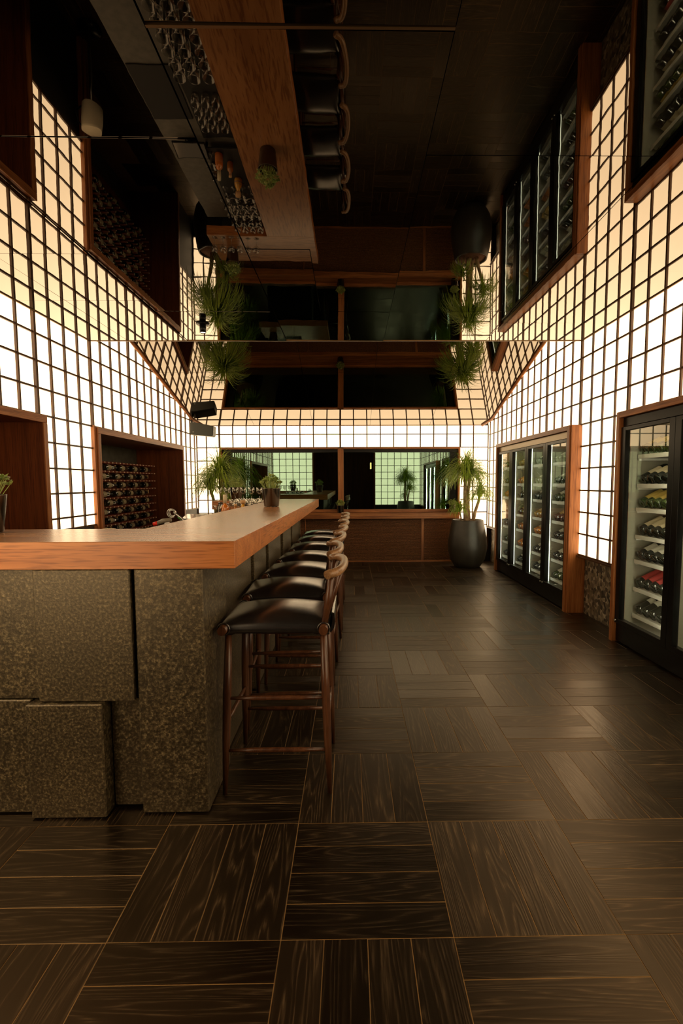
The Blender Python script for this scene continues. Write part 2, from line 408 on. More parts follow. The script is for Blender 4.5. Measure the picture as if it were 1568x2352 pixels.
def lattice(parent, ax, at, face, cols, ztop, holes, zbot, thick_every, limit=300):
    """cols: list of column lines; ztop(a) gives the wall top; holes: (a0,a1,z0,z1) openings"""
    zs = []; k = -3
    while ZROW0 + k * CELL < 3.4:
        z = ZROW0 + k * CELL
        if z > zbot - CELL * 0.95: zs.append(z)
        k += 1
    cellsL = []
    for i in range(len(cols) - 1):
        a0, a1 = cols[i], cols[i + 1]
        for j in range(len(zs) - 1):
            z0, z1 = zs[j], zs[j + 1]
            top = max(ztop(a0 + 0.001), ztop(a1 - 0.001)) + 0.02
            if z0 > top: continue
            z1c = min(z1, top) if top - z0 < CELL * 1.02 and ztop(a0) == ztop(a1) else z1
            segs = [(a0, a1)]
            z0 = max(z0, zbot)
            if z1c - z0 < 0.03: continue
            for h0, h1, hz0, hz1 in holes:
                if z0 + 0.03 < hz1 and z1 - 0.03 > hz0:
                    ns = []
                    for s0, s1 in segs:
                        if h0 <= s0 + 0.01 and h1 >= s1 - 0.01: continue
                        if h0 < s1 and h1 > s0:
                            if h0 > s0 + 0.01: ns.append((s0, h0))
                            if h1 < s1 - 0.01: ns.append((h1, s1))
                        else: ns.append((s0, s1))
                    segs = ns
            for s0, s1 in segs: cellsL.append((s0, s1, z0, z1c))
    cellsL.sort(key=lambda c: (abs(c[0] - 5.2) if ax == 'Y' else 0))
    rest = bmesh.new(); nrest = 0
    for n, (s0, s1, z0, z1) in enumerate(cellsL):
        if n < limit: pane(parent, ax, at, s0, s1, z0, z1, face)
        else:
            nrest += 1
            if ax == 'Y': bx(rest, at - 0.004, at, s0, s1, z0, z1)
            else: bx(rest, s0, s1, at - 0.004, at, z0, z1)
    if nrest:
        o = obj('more_panes', rest, PANE, parent); o['kind'] = 'stuff'
    else: rest.free()
    # vertical muntins, broken by the openings
    for i, a in enumerate(cols):
        thick = thick_every and thick_every(i, a)
        hw = 0.0135 if thick else 0.0088
        z0, z1 = zbot, ztop(a) + 0.02
        parts = [(z0, z1)]
        for h0, h1, hz0, hz1 in holes:
            if h0 - 0.012 < a < h1 + 0.012:
                parts = [p for q in parts for p in ((q[0], min(q[1], hz0)), (max(q[0], hz1), q[1])) if p[1] - p[0] > 0.03]
        for q in parts: bar_at(parent, ax, at, face, a - hw, a + hw, q[0], q[1], 'thick_muntin' if thick else 'muntin', 0.006 if thick else 0)
    # horizontal muntins
    for z in zs:
        z = max(z, zbot + 0.006)
        a0, a1 = cols[0], cols[-1]
        # clip where the ceiling falls below the line
        step = 0.02; a = a0; run = None; runs = []
        while a <= a1 + 1e-6:
            ok = z < ztop(a) + 0.02 and not any(h0 < a < h1 and hz0 + 0.01 < z < hz1 - 0.01 for h0, h1, hz0, hz1 in holes)
            if ok and run is None: run = a
            if not ok and run is not None: runs.append((run, a)); run = None
            a += step
        if run is not None: runs.append((run, a1))
        for r0, r1 in runs:
            if r1 - r0 > 0.05: bar_at(parent, ax, at, face, r0, r1, z - 0.0075, z + 0.0075, 'rail', -0.003)

def side_top(y): return H if y < YE else zslope(y)
lw = struct('wall_left', None, None, 'left wall of backlit white paper squares in dark wooden lattice', 'wall')
rw = struct('wall_right', None, None, 'right wall of backlit white paper squares between the wine cabinets', 'wall')
bw = struct('wall_back', None, None, 'far wall of glowing paper squares around the dark windows', 'wall')
fw = struct('wall_rear', None, None, 'lattice wall beside the doorway at the camera end, seen in the far windows', 'wall')
colsL = [YC0 + CELL * 1.006 * k for k in range(-21, 16)]; colsL = [c for c in colsL if YR + 0.03 < c < YB - 0.05]; colsL = [YR] + colsL + [YB]
NI = [(1.75, 4.135), (4.955, 7.47)]      # niches along y
colsR = colsL
AF = (4.93, 7.42); BF = (1.95, 4.06)     # cabinet frames along y
lattice(lw, 'Y', XL, 1, colsL, side_top, [(a, b, 0.0, 1.846) for a, b in NI], 0.90, lambda i, a: abs(((a - YC0) / (CELL * 1.006)) % 4) < 0.1 or abs(((a - YC0) / (CELL * 1.006)) % 4 - 4) < 0.1)
lattice(rw, 'Y', XR, -1, colsR, side_top, [(a, b, 0.0, 1.852) for a, b in (AF, BF)], ZROW0, lambda i, a: abs(((a - YC0) / (CELL * 1.006)) % 4) < 0.1 or abs(((a - YC0) / (CELL * 1.006)) % 4 - 4) < 0.1)
WX0, WX1 = -2.11, 1.785
colsB = [XL, -2.32] + [WX0 + (WX1 - WX0) / 18 * k for k in range(19)] + [2.0, XR]
_z0 = ZROW0
ZROW0 = 0.605
lattice(bw, 'X', YB, -1, colsB, lambda a: 2.20, [(WX0, WX1, 0.0, 1.875)], 0.20, lambda i, a: i in (0, 2, 11, 20, 22))
ZROW0 = _z0
DX0, DX1 = -1.2, 0.78
colsF = [XL, -2.27, -2.06, -1.845, -1.63, -1.415, DX0]
colsF2 = [DX1, 0.99, 1.2, 1.41, 1.62, 1.83, 2.04, XR]
lattice(fw, 'X', YR, 1, colsF, lambda a: H, [], 0.585, lambda i, a: i in (0, 6))
lattice(fw, 'X', YR, 1, colsF2, lambda a: H, [], 0.585, lambda i, a: i in (0, 7))
# light box bodies behind the paper, terrazzo plinth on the right, dark plinth left
obj('lightbox', box(XL - 0.06, XL - 0.006, YR, YB, 1.83, 3.35), BLACKM, lw)
for a, b in ((YR, NI[0][0]), (NI[0][1], NI[1][0]), (NI[1][1], YB)): obj('lightbox', box(XL - 0.06, XL - 0.006, a, b, 0, 1.83), BLACKM, lw)
obj('lightbox', box(XR + 0.006, XR + 0.06, YR, YB, 1.84, 3.35), BLACKM, rw)
for a, b in ((YR, BF[0]), (BF[1], AF[0]), (AF[1], YB)):
    obj('lightbox', box(XR + 0.006, XR + 0.06, a, b, ZROW0 - 0.01, 1.84), BLACKM, rw)
    obj('terrazzo_plinth', box(XR + 0.062, XR + 0.12, a, b, 0, ZROW0 + 0.02), TERR, rw)
    obj('bottom_rail', box(XR - 0.026, XR + 0.062, a, b, ZROW0 - 0.018, ZROW0 - 0.004), mun['Y'], rw)
obj('lightbox', box(XL, XR, YB + 0.006, YB + 0.06, 1.875, 3.3), BLACKM, bw)
for a, b in ((XL - 0.06, WX0), (WX1, XR + 0.06)): obj('lightbox', box(a, b, YB + 0.006, YB + 0.06, 0.0, 1.875), BLACKM, bw)
for a, b in ((XL - 0.06, DX0), (DX1, XR + 0.06)): obj('lightbox', box(a, b, YR - 0.06, YR - 0.006, 0.0, H), BLACKM, fw)

# doorway and dark corridor that the camera stands in
dr = struct('door_1', None, None, 'wide dark wooden doorway at the camera end', 'doorway')
obj('jamb', box(DX0 - 0.02, DX0 + 0.02, YR - 0.16, YR + 0.03, 0, H, 0.002), nwal['Z'], dr)
obj('jamb', box(DX1 - 0.02, DX1 + 0.02, YR - 0.16, YR + 0.03, 0, H, 0.002), nwal['Z'], dr)
co = struct('wall_corridor', None, None, 'dark corridor walls behind the doorway', 'wall')
obj('side_panel', box(DX0 - 0.06, DX0 - 0.021, -2.2, YR - 0.07, 0, H + 0.1), nwal['Z'], co)
obj('side_panel', box(DX1 + 0.021, DX1 + 0.06, -2.2, YR - 0.07, 0, H + 0.1), nwal['Z'], co)
obj('end_panel', box(DX0 - 0.06, DX1 + 0.06, -2.24, -2.2, 0, H + 0.1), nwal['Z'], co)
obj('soffit', box(DX0 - 0.06, DX1 + 0.06, -2.2, YR, H + 0.004, H + 0.1), BLACKM, co)

# ================================================================ CEILING (bronze mirror)
ce = struct('ceiling', None, None, 'ceiling of bronze mirror sheets reflecting the whole bar', 'ceiling')
g = 0.0018
def mirror_panel(x0, x1, y0, y1):
    o = obj('mirror_panel', box(-(x1 - x0) / 2 + g, (x1 - x0) / 2 - g, -(y1 - y0) / 2 + g, (y1 - y0) / 2 - g, 0, 0.006), MIRROR, ce,
            ((x0 + x1) / 2, (y0 + y1) / 2, H), (random.gauss(0, 0.0011), random.gauss(0, 0.0011) + (0.008 if -1.55 < x0 < 0.31 else 0), 0))
    return o
flat = [(-2.484, -2.10, [YR, 3.11, 3.88, YE]), (-2.10, -1.54, [YR, 2.02, 3.11, 3.88, YE]), (-1.54, -0.60, [YR, 2.10, 4.12, YE]),
        (0.32, 1.30, [YR, 2.2, 4.12, YE]), (1.30, XR, [YR, 1.5, 3.35, 4.4, YE])]
for x0, x1, ys in flat:
    for a, b in zip(ys, ys[1:]): mirror_panel(x0, x1, a, b)
for a, b in ((YR, 1.605), (1.623, 3.05), (4.12, YE)): mirror_panel(-0.60, 0.32, a, b)
for a, b in ((3.05, 3.83), (3.83, 4.12)):
    mirror_panel(-0.60, -0.23, a, b); mirror_panel(-0.23, 0.32, a, b)
obj('brass_strip', box(-0.60, 0.32, 1.609, 1.619, H - 0.003, H + 0.006), BRASS, ce)
obj('backing', box(XL - 0.06, XR + 0.06, YR - 0.02, YE - 0.004, H + 0.016, H + 0.05), BLACKM, ce)
obj('edge_strip', box(XL, XR, YE, YE + 0.012, H - 0.004, H + 0.05), BRASS, ce)
obj('step_riser', box(XL, XR, YE + 0.013, YE + 0.03, H, 3.3), BLACKM, ce)
for x, s in ((XL, 1), (XR, -1)):
    obj('edge_strip', box(x + s * PD, x + s * (PD + 0.010), YR, YE, H - 0.008, H + 0.001), BRASS, ce)
# sloping mirror beyond the step
ys0, ys1 = YE + 0.03, 8.225
th = math.atan(0.285)
rows = [ys0, 6.55, ys1]
xs = [XL + 0.03, -1.54, -0.60, 0.32, 1.28, XR - 0.03]
for r in range(2):
    for k in range(5):
        x0, x1, ya, yb_ = xs[k] + g, xs[k + 1] - g, rows[r] + g, rows[r + 1] - g
        poly = [(x0, ya), (x1, ya), (x1, yb_), (x0, yb_)]
        if r == 1 and k == 0: poly = [(x0, ya), (x1, ya), (x1, yb_), (x0 + 0.10, yb_), (x0, yb_ - 0.26)]
        if r == 1 and k == 4: poly = [(x0, ya), (x1, ya), (x1, yb_ - 0.26), (x1 - 0.10, yb_), (x0, yb_)]
        b = bmesh.new()
        lo = [b.verts.new((x, y, zslope(y))) for x, y in poly]; hi = [b.verts.new((x, y, zslope(y) + 0.006)) for x, y in poly]
        n = len(poly); b.faces.new(lo[::-1]); b.faces.new(hi)
        for i in range(n): b.faces.new((lo[i], lo[(i + 1) % n], hi[(i + 1) % n], hi[i]))
        obj('sloping_mirror_panel', b, MIRROR, ce)
prism(bk := bmesh.new(), [(ys0, zslope(ys0) + 0.012), (YB + 0.05, zslope(YB + 0.05) + 0.05), (YB + 0.05, zslope(YB) + 0.12), (ys0, zslope(ys0) + 0.08)], 'X', XL - 0.06, XR + 0.06)
obj('sloping_backing', bk, BLACKM, ce)
for x, s in ((XL, 1), (XR, -1)):
    obj('round_trim', tube(bmesh.new(), [(x + s * 0.034, ys0, zslope(ys0) - 0.014), (x + s * 0.034, 7.97, zslope(7.97) - 0.014), (x + s * 0.12, 8.215, zslope(8.215) - 0.010)], 0.019, 12), wal['Y'], ce)
obj('edge_strip', box(XL + 0.12, XR - 0.12, ys1 + 0.001, ys1 + 0.012, zslope(ys1) - 0.006, zslope(ys1) + 0.02), wal['X'], ce)

# downlight on the mirror near the step
dl = thing('ceiling_spotlight', 'small black cylinder spotlight on the mirror ceiling near its edge, above the bar', 'spotlight', (-1.247, 4.42, H))
obj('flange', lathe(bmesh.new(), [(0, -0.006), (0.055, -0.006), (0.055, 0.0), (0, 0.0)], 24), BLACK, dl)
obj('barrel', lathe(bmesh.new(), [(0.024, -0.075), (0.027, -0.075), (0.027, -0.006), (0, -0.006)], 20), BLACK, dl)
obj('lens', lathe(bmesh.new(), [(0, -0.066), (0.024, -0.066), (0.024, -0.07), (0, -0.07)], 20), emit('spot_lens', (1, 0.8, 0.55), 6.0), dl)
L = bpy.data.lights.new('spot_beam', 'SPOT'); L.energy = 14; L.color = (1.0, 0.74, 0.46); L.spot_size = math.radians(70); L.spot_blend = 0.6; L.shadow_soft_size = 0.03
lo = bpy.data.objects.new('beam', L); C.objects.link(lo); lo.parent = dl; lo.location = (0, 0, -0.085)

# ================================================================ NICHES IN THE LEFT WALL
def niche(y0, y1, name, label, near_stile):
    t = thing(name, label, 'niche', (XL, y0, 0))
    D = 0.62; P = 0.045; W = y1 - y0; fw_ = 0.055
    x_in = -D
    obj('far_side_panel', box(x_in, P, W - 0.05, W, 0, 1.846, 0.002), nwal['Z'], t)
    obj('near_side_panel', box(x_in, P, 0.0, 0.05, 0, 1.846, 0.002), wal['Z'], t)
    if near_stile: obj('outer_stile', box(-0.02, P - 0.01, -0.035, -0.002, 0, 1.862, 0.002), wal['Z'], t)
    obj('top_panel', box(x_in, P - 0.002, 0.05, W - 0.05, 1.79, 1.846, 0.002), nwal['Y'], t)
    obj('face_rail', box(P - 0.001, P + 0.010, 0.0, W, 1.788, 1.848, 0.002), wal['Y'], t)
    obj('face_stile', box(P - 0.001, P + 0.010, W - 0.05, W, 0, 1.787, 0.002), wal['Z'], t)
    obj('face_stile', box(P - 0.001, P + 0.010, 0, 0.05, 0, 1.787, 0.002), wal['Z'], t)
    return t
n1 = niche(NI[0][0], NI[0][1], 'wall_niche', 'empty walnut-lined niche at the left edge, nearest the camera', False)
obj('back_panel', box(-0.64, -0.621, 0, NI[0][1] - NI[0][0], 0, 1.846), nwal['Z'], n1)
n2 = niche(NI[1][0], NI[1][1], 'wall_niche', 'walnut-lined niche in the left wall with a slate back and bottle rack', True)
obj('back_panel', box(-0.64, -0.621, 0, NI[1][1] - NI[1][0], 0, 1.846), DARKSTONE, n2)

# bottle profile: (radius, z, material index)  0 glass 1 label 2 foil
def bottle_bm(r=0.0375, h=0.30, seg=14, shoulder='b', label=(0.07, 0.16), punt=True):
    bm = bmesh.new()
    l0, l1 = label
    if shoulder == 'b': sh = [(r, 0.185), (r * 0.93, 0.205), (r * 0.62, 0.228), (0.0145, 0.244)]
    else: sh = [(r, 0.165), (r * 0.86, 0.195), (r * 0.6, 0.222), (0.016, 0.248)]
    prof = [(0.0, 0.014, 0), (r * 0.55, 0.010, 0), (r * 0.86, 0.0, 0), (r * 0.97, 0.004, 0), (r, 0.012, 0), (r, l0, 1), (r, l1, 0)]
    prof += [(a, b, 0) for a, b in sh] + [(0.0145, 0.25, 2), (0.0140, h - 0.02, 2), (0.0155, h - 0.018, 2), (0.0155, h - 0.004, 2), (0.013, h, 2), (0.0, h, 2)]
    return lathe(bm, prof, seg)
def glassy(name, col, rough=0.06): return plain(name, col, rough, 0.0, 1.0)
G_DARK = glassy('dark_bottle_glass', (0.006, 0.008, 0.005)); G_GREEN = glassy('green_bottle_glass', (0.035, 0.055, 0.012))
G_GOLD = glassy('golden_wine_glass', (0.32, 0.21, 0.045)); G_AMBER = glassy('amber_wine_glass', (0.42, 0.14, 0.02))
G_CLEAR = glassy('pale_bottle_glass', (0.28, 0.29, 0.20)); G_BURG = glassy('garnet_bottle_glass', (0.05, 0.012, 0.008))
def paper(n, c): return plain('label_' + n, c, 0.6)
P_CREAM = paper('cream', (0.62, 0.52, 0.34)); P_WHITE = paper('white', (0.72, 0.69, 0.60)); P_YEL = paper('yellow', (0.62, 0.45, 0.12))
P_RED = paper('red', (0.42, 0.05, 0.045)); P_TEAL = paper('teal', (0.05, 0.42, 0.32)); P_ORG = paper('orange', (0.60, 0.20, 0.05)); P_KRAFT = paper('kraft', (0.42, 0.30, 0.14))
F_BLK = plain('foil_black', (0.01, 0.01, 0.01), 0.35); F_GOLD = plain('foil_gold', (0.5, 0.3, 0.08), 0.35, 0.8); F_RED = plain('foil_red', (0.25, 0.02, 0.02), 0.4)

# rack of bottles lying along the second niche
rk = thing('bottle_rack', 'rack of wooden pegs on the slate back of the left niche', 'rack', (XL - 0.60, NI[1][0] + 0.07, 0.0))
obj('back_board', box(0.0, 0.018, 0.0, 2.36, 0.30, 1.56, 0.002), nwal['Z'], rk)
rowz = [1.50, 1.395, 1.29, 1.185, 1.08, 0.975, 0.87, 0.765, 0.66]
pegb, tipb, blk = bmesh.new(), bmesh.new(), bmesh.new()
for r, z in enumerate(rowz):
    for k in range(24):
        y = 0.05 + k * 0.098
        tube(pegb, [(0.018, y, z + 0.045), (0.265, y, z + 0.05)], 0.012, 8)
        lathe(tipb, [(0.0, 0), (0.006, 0), (0.006, 0.002), (0, 0.003)], 6, (0, 0, 0)) if False else tube(tipb, [(0.265, y, z + 0.05), (0.272, y, z + 0.05)], 0.008, 6)
        if k % 4 == (r * 2) % 4: bx(blk, 0.018, 0.19, y + 0.03, y + 0.065, z - 0.02, z + 0.03)
pg = obj('pegs', pegb, plain('cherry_peg', (0.16, 0.028, 0.008), 0.4), rk); pg['kind'] = 'stuff'
tp = obj('peg_tips', tipb, plain('pale_peg_tip', (0.75, 0.62, 0.42), 0.4), rk); tp['kind'] = 'stuff'
bk2 = obj('cradle_blocks', blk, plain('pale_maple_block', (0.50, 0.34, 0.16), 0.5), rk); bk2['kind'] = 'stuff'
rb_me = mesh('rack_bottle', bottle_bm(0.036, label=(0.05, 0.13)), [G_DARK, paper('dim', (0.30, 0.24, 0.14)), F_BLK])
ROWN = ['top', 'second', 'third', 'fourth', 'middle', 'sixth', 'seventh', 'eighth', 'lowest']
for r, z in enumerate(rowz):
    y = 0.02 + (0.17 if r % 2 == 0 else 0.03)
    while y + 0.3 < 2.37:
        o = link('wine_bottle', rb_me, None, (XL - 0.60 + 0.215, NI[1][0] + 0.07 + y, z - 0.005), (-PI / 2, random.uniform(0, 6), random.uniform(-0.03, 0.03)))
        tag(o, 'dark wine bottle lying on the %s row of the wooden peg rack' % ROWN[r], 'bottle', 'bottles on the %s row of the peg rack' % ROWN[r])
        y += 0.36

# pale cloth over a thin stand near the niche (seen only in the mirror)
ps = thing('cloth_stand', 'beige cloth hung over a thin floor stand behind the bar, seen in the ceiling', 'stand', (-2.33, 4.84, 0))
obj('pole', tube(bmesh.new(), [(0, 0, 0), (0.006, 0, 0.3), (-0.004, 0, 0.74)], 0.008, 8), STEEL, ps)
obj('foot', lathe(bmesh.new(), [(0, 0), (0.10, 0), (0.10, 0.012), (0.0, 0.02)], 20), BLACK, ps)
clm = bmesh.new()
prof = []
for k in range(9):
    z = 0.52 + 0.026 * k
    prof.append([(0.085 + 0.006 * math.sin(3 * a + k * 0.4)) * (1 - 0.0 * k) for a in [2 * PI * i / 24 for i in range(24)]])
rings = [[clm.verts.new((prof[k][i] * math.cos(2 * PI * i / 24), prof[k][i] * math.sin(2 * PI * i / 24), 0.66 + 0.026 * k)) for i in range(24)] for k in range(9)]
for a, b in zip(rings, rings[1:]):
    for i in range(24):
        f = clm.faces.new((a[i], a[(i + 1) % 24], b[(i + 1) % 24], b[i])); f.smooth = True
tp_ = clm.verts.new((0, 0, 0.875))
for i in range(24): clm.faces.new((rings[-1][i], rings[-1][(i + 1) % 24], tp_))
obj('cloth', clm, plain('beige_cloth', (0.78, 0.68, 0.50), 0.8), ps)
obj('handle', tube(bmesh.new(), [(-0.08, 0, 0.84), (-0.10, -0.05, 0.82), (-0.10, -0.09, 0.76), (-0.06, -0.07, 0.70)], 0.007, 8), BLACK, ps)

# ================================================================ BACK WINDOWS, LEDGE, WICKER PANELS
WZ0, WZ1 = 0.815, 1.875
def window(idx, x0, x1, label):
    wd = struct('window_%d' % idx, None, None, label, 'window')
    y0 = YB - 0.035
    obj('frame_top', box(x0, x1, y0, YB + 0.11, WZ1 - 0.028, WZ1, 0.002), wal['X'], wd)
    obj('frame_recess', box(x0, x1, YB + 0.02, YB + 0.11, WZ1 - 0.075, WZ1 - 0.029), BLACK, wd)
    obj('bottom_bead', box(x0, x1, YB + 0.06, YB + 0.11, WZ0, WZ0 + 0.05, 0.002), wal['X'], wd)
    obj('outer_glass', box(x0, x1, YB + 0.085, YB + 0.0875, WZ0 + 0.05, WZ1 - 0.06), WINGLASS, wd)
    obj('inner_glass', box(x0, x1, YB + 0.115, YB + 0.119, WZ0, WZ1), NIGHT, wd)
    return wd
w1 = window(1, WX0 + 0.03, -0.205, 'left half of the far window, dark glass reflecting the lattice walls')
w2 = window(2, -0.11, WX1 - 0.03, 'right half of the far window, dark glass reflecting the palm')
obj('side_post', box(WX0, WX0 + 0.03, YB - 0.035, YB + 0.11, WZ0, WZ1, 0.002), wal['Z'], w1)
obj('inner_post', box(WX0 + 0.031, WX0 + 0.16, YB + 0.045, YB + 0.11, WZ0, WZ1 - 0.03), BLACK, w1)
obj('mullion', box(-0.204, -0.111, YB + 0.0, YB + 0.11, WZ0, WZ1, 0.002), wal['Z'], w1)
obj('side_post', box(WX1 - 0.03, WX1, YB - 0.035, YB + 0.11, 0.0, WZ1, 0.002), wal['Z'], w2)
obj('inner_post', box(WX1 - 0.15, WX1 - 0.031, YB + 0.045, YB + 0.11, WZ0, WZ1 - 0.03), BLACK, w2)
ld = thing('window_ledge', 'long reddish walnut ledge under the far windows', 'ledge', (-0.15, YB, 0.0))
obj('board', box(WX0 + 0.152, WX1 + 0.12, -0.14, 0.058, 0.722, 0.815, 0.002), wal['X'], ld)
wk = struct('trim_1', None, None, 'woven cane panelling below the far window ledge', 'panelling')
cane = wood('cane_weave', 'X', (0.10, 0.036, 0.012), (0.20, 0.080, 0.026), (0.34, 0.14, 0.05), along=60, across=80, rough=0.6, bs=0.6)
for a, b in ((WX0, -0.75), (-0.735, 1.16), (1.205, 1.80)):
    obj('panel_board', box(a, b, YB + 0.0, YB + 0.012, 0.02, 0.721), plain('dark_panel', (0.02, 0.007, 0.003), 0.7), wk)
    cb = bmesh.new(); nrow = 35; pz = 0.695 / nrow
    for r in range(nrow):
        z = 0.024 + r * pz; n = max(8, int((b - a) / 0.022)); vs = []
        for i in range(n + 1):
            x = a + (b - a) * i / n; dpt = 0.006 + 0.005 * math.sin(i * PI + r * PI) + random.uniform(-0.002, 0.002)
            dpt = 0.004 + (0.006 if (i + r) % 2 else 0.0) + random.uniform(0, 0.002)
            vs.append([cb.verts.new((x, YB, z)), cb.verts.new((x, YB - dpt - 0.003, z + pz * 0.28)), cb.verts.new((x, YB - dpt - 0.003, z + pz * 0.6)), cb.verts.new((x, YB, z + pz * 0.86))])
        for p, q in zip(vs, vs[1:]):
            for k in range(3): cb.faces.new((p[k], q[k], q[k + 1], p[k + 1]))
    co_ = obj('cane_weave', cb, cane, wk); co_['kind'] = 'stuff'
for x in (-0.7425, 1.1825): obj('upright', box(x - (0.0065 if x < 0 else 0.0215), x + (0.0065 if x < 0 else 0.0215), YB - 0.016, YB + 0.012, 0.02, 0.721, 0.002), wal['Z'], wk)
obj('bottom_rail', box(WX0, 1.80, YB - 0.018, YB + 0.012, 0.0, 0.021, 0.002), wal['X'], wk)

# ================================================================ WINE CABINETS
SHZ = [1.497, 1.268, 1.080, 0.863, 0.665, 0.440, 0.225]
SHN = ['top', 'second', 'third', 'fourth', 'fifth', 'sixth', 'bottom']
def cabinet(y0, y1, doors, which):
    t = thing('wine_cabinet', {'far': 'four-door black wine cabinet in a walnut surround, beside the right-hand palm',
                               'near': 'black-framed wine cabinet at the right edge, nearest the camera'}[which], 'wine cabinet', (2.13, y0, 0))
    W = y1 - y0
    Z1 = 1.852
    # walnut surround
    for a, b, s in ((0, 0.055, -1), (W - 0.04, W, 1)):
        obj('surround_stile', box(0, 0.19, a, b, 0, Z1 - 0.0, 0.002), wal['Z'], t)
    obj('surround_step', box(0.012, 0.19, -0.022, -0.001, 0, Z1, 0.002), wal['Z'], t)
    obj('surround_top', box(0.0, 0.19, 0.056, W - 0.041, Z1 - 0.048, Z1, 0.002), wal['Y'], t)
    ya, yb_ = 0.056, W - 0.041
    obj('header', box(0.035, 0.10, ya, yb_, 1.735, Z1 - 0.05, 0.002), BLACK if which == 'near' else plain('bronze_header', (0.22, 0.17, 0.11), 0.35, 0.7), t)
    obj('kick_panel', box(0.035, 0.10, ya, yb_, 0.012, 0.155, 0.002), BLACK, t)
    # insulated box
    obj('back', box(0.74, 0.76, ya, yb_, 0.0, 1.80), BACKP, t)
    obj('base', box(0.10, 0.74, ya, yb_, 0.0, 0.15), SHELF, t)
    obj('roof', box(0.10, 0.74, ya, yb_, 1.745, 1.80), SHELF, t)
    obj('side', box(0.10, 0.74, ya - 0.02, ya, 0.0, 1.80), BACKP, t)
    obj('side', box(0.10, 0.74, yb_, yb_ + 0.02, 0.0, 1.80), BACKP, t)
    dw = (yb_ - ya) / doors
    for d in range(doors):
        a, b = ya + d * dw, ya + (d + 1) * dw
        do = obj('door', None or bmesh.new(), BLACK, t)
        bm = bmesh.new()
        s = 0.062
        bx(bm, 0.02, 0.065, a + 0.002, a + s, 0.16, 1.73, 0.002); bx(bm, 0.02, 0.065, b - s, b - 0.002, 0.16, 1.73, 0.002)
        bx(bm, 0.02, 0.065, a + s, b - s, 0.16, 0.20, 0.002); bx(bm, 0.02, 0.065, a + s, b - s, 1.70, 1.73, 0.002)
        do.data = mesh('door', bm, BLACK)
        obj('glass', box(0.040, 0.044, a + s, b - s, 0.20, 1.70), DOORGLASS, do)
        hs = 1 if d % 2 == 0 else -1
        ky = b - 0.03 if hs > 0 else a + 0.03
        obj('lock', tube(bmesh.new(), [(0.019, ky, 0.185), (0.004, ky, 0.185)], 0.009, 10), STEEL, do)
        if d: obj('inner_divider', box(0.068, 0.70, a - 0.006, a + 0.006, 0.156, 1.73), plain('divider', (0.22, 0.20, 0.15), 0.35), t)
        # thin light strip at the far edge of each far-cabinet bay
        if which == 'far': obj('light_strip', box(0.067, 0.072, b - s - 0.003, b - s + 0.002, 0.20, 1.70), LED2, t)
        obj('light_strip', box(0.067, 0.082, a + s - 0.030, a + s - 0.012, 0.20, 1.70), LED_FILL, t)  # unseen strip added behind the near stile to brighten the bay
        fx = 0.105 if which == 'far' else 0.150
        for z in SHZ:
            bm = bmesh.new()
            bx(bm, fx - 0.005, fx, a + 0.03, b - 0.03, z - 0.012, z + 0.016)          # upturned front strip
            for ra, rb_ in ((a + 0.03, b - 0.03),):
                q = [bm.verts.new(p_) for p_ in ((fx, ra, z - 0.012), (fx + 0.29, ra, z + 0.134), (fx + 0.29, rb_, z + 0.134), (fx, rb_, z - 0.012), (fx, ra, z - 0.017), (fx + 0.29, ra, z + 0.129), (fx + 0.29, rb_, z + 0.129), (fx, rb_, z - 0.017))]
                for f_ in ((0, 1, 2, 3), (7, 6, 5, 4), (0, 4, 5, 1), (1, 5, 6, 2), (2, 6, 7, 3), (3, 7, 4, 0)): bm.faces.new([q[i_] for i_ in f_])
            bx(bm, 0.16, 0.70, a + 0.012, a + 0.026, z - 0.03, z - 0.012); bx(bm, 0.16, 0.70, b - 0.026, b - 0.012, z - 0.03, z - 0.012)
            obj('shelf', bm, SHELF, t)
    return t, ya + y0, dw
cA, yA, dA = cabinet(AF[0], AF[1], 4, 'far')
cB, yB_, dB = cabinet(BF[0], BF[1], 3, 'near')
TILT = math.radians(27)
def lay_bottle(me, x, y, z, parts=()):
    """base towards the glass, neck into the cabinet, slightly raised"""
    o = link('wine_bottle', me, None, (x, y, z), (0, PI / 2 - TILT, 0))
    for nm, m2 in parts: link(nm, m2, o)
    return o
KB = [(G_GREEN, P_YEL, 'pale yellow', (0.05, 0.15), F_GOLD), (G_DARK, P_CREAM, 'cream', (0.06, 0.16), F_BLK), (G_GREEN, P_YEL, 'golden yellow', (0.045, 0.18), F_GOLD),
      (G_DARK, P_CREAM, 'tall cream', (0.05, 0.19), F_BLK), (G_DARK, P_WHITE, 'white', (0.055, 0.15), F_BLK), (G_DARK, P_RED, 'red', (0.045, 0.20), F_RED), (G_DARK, P_WHITE, 'narrow white', (0.10, 0.15), F_BLK)]
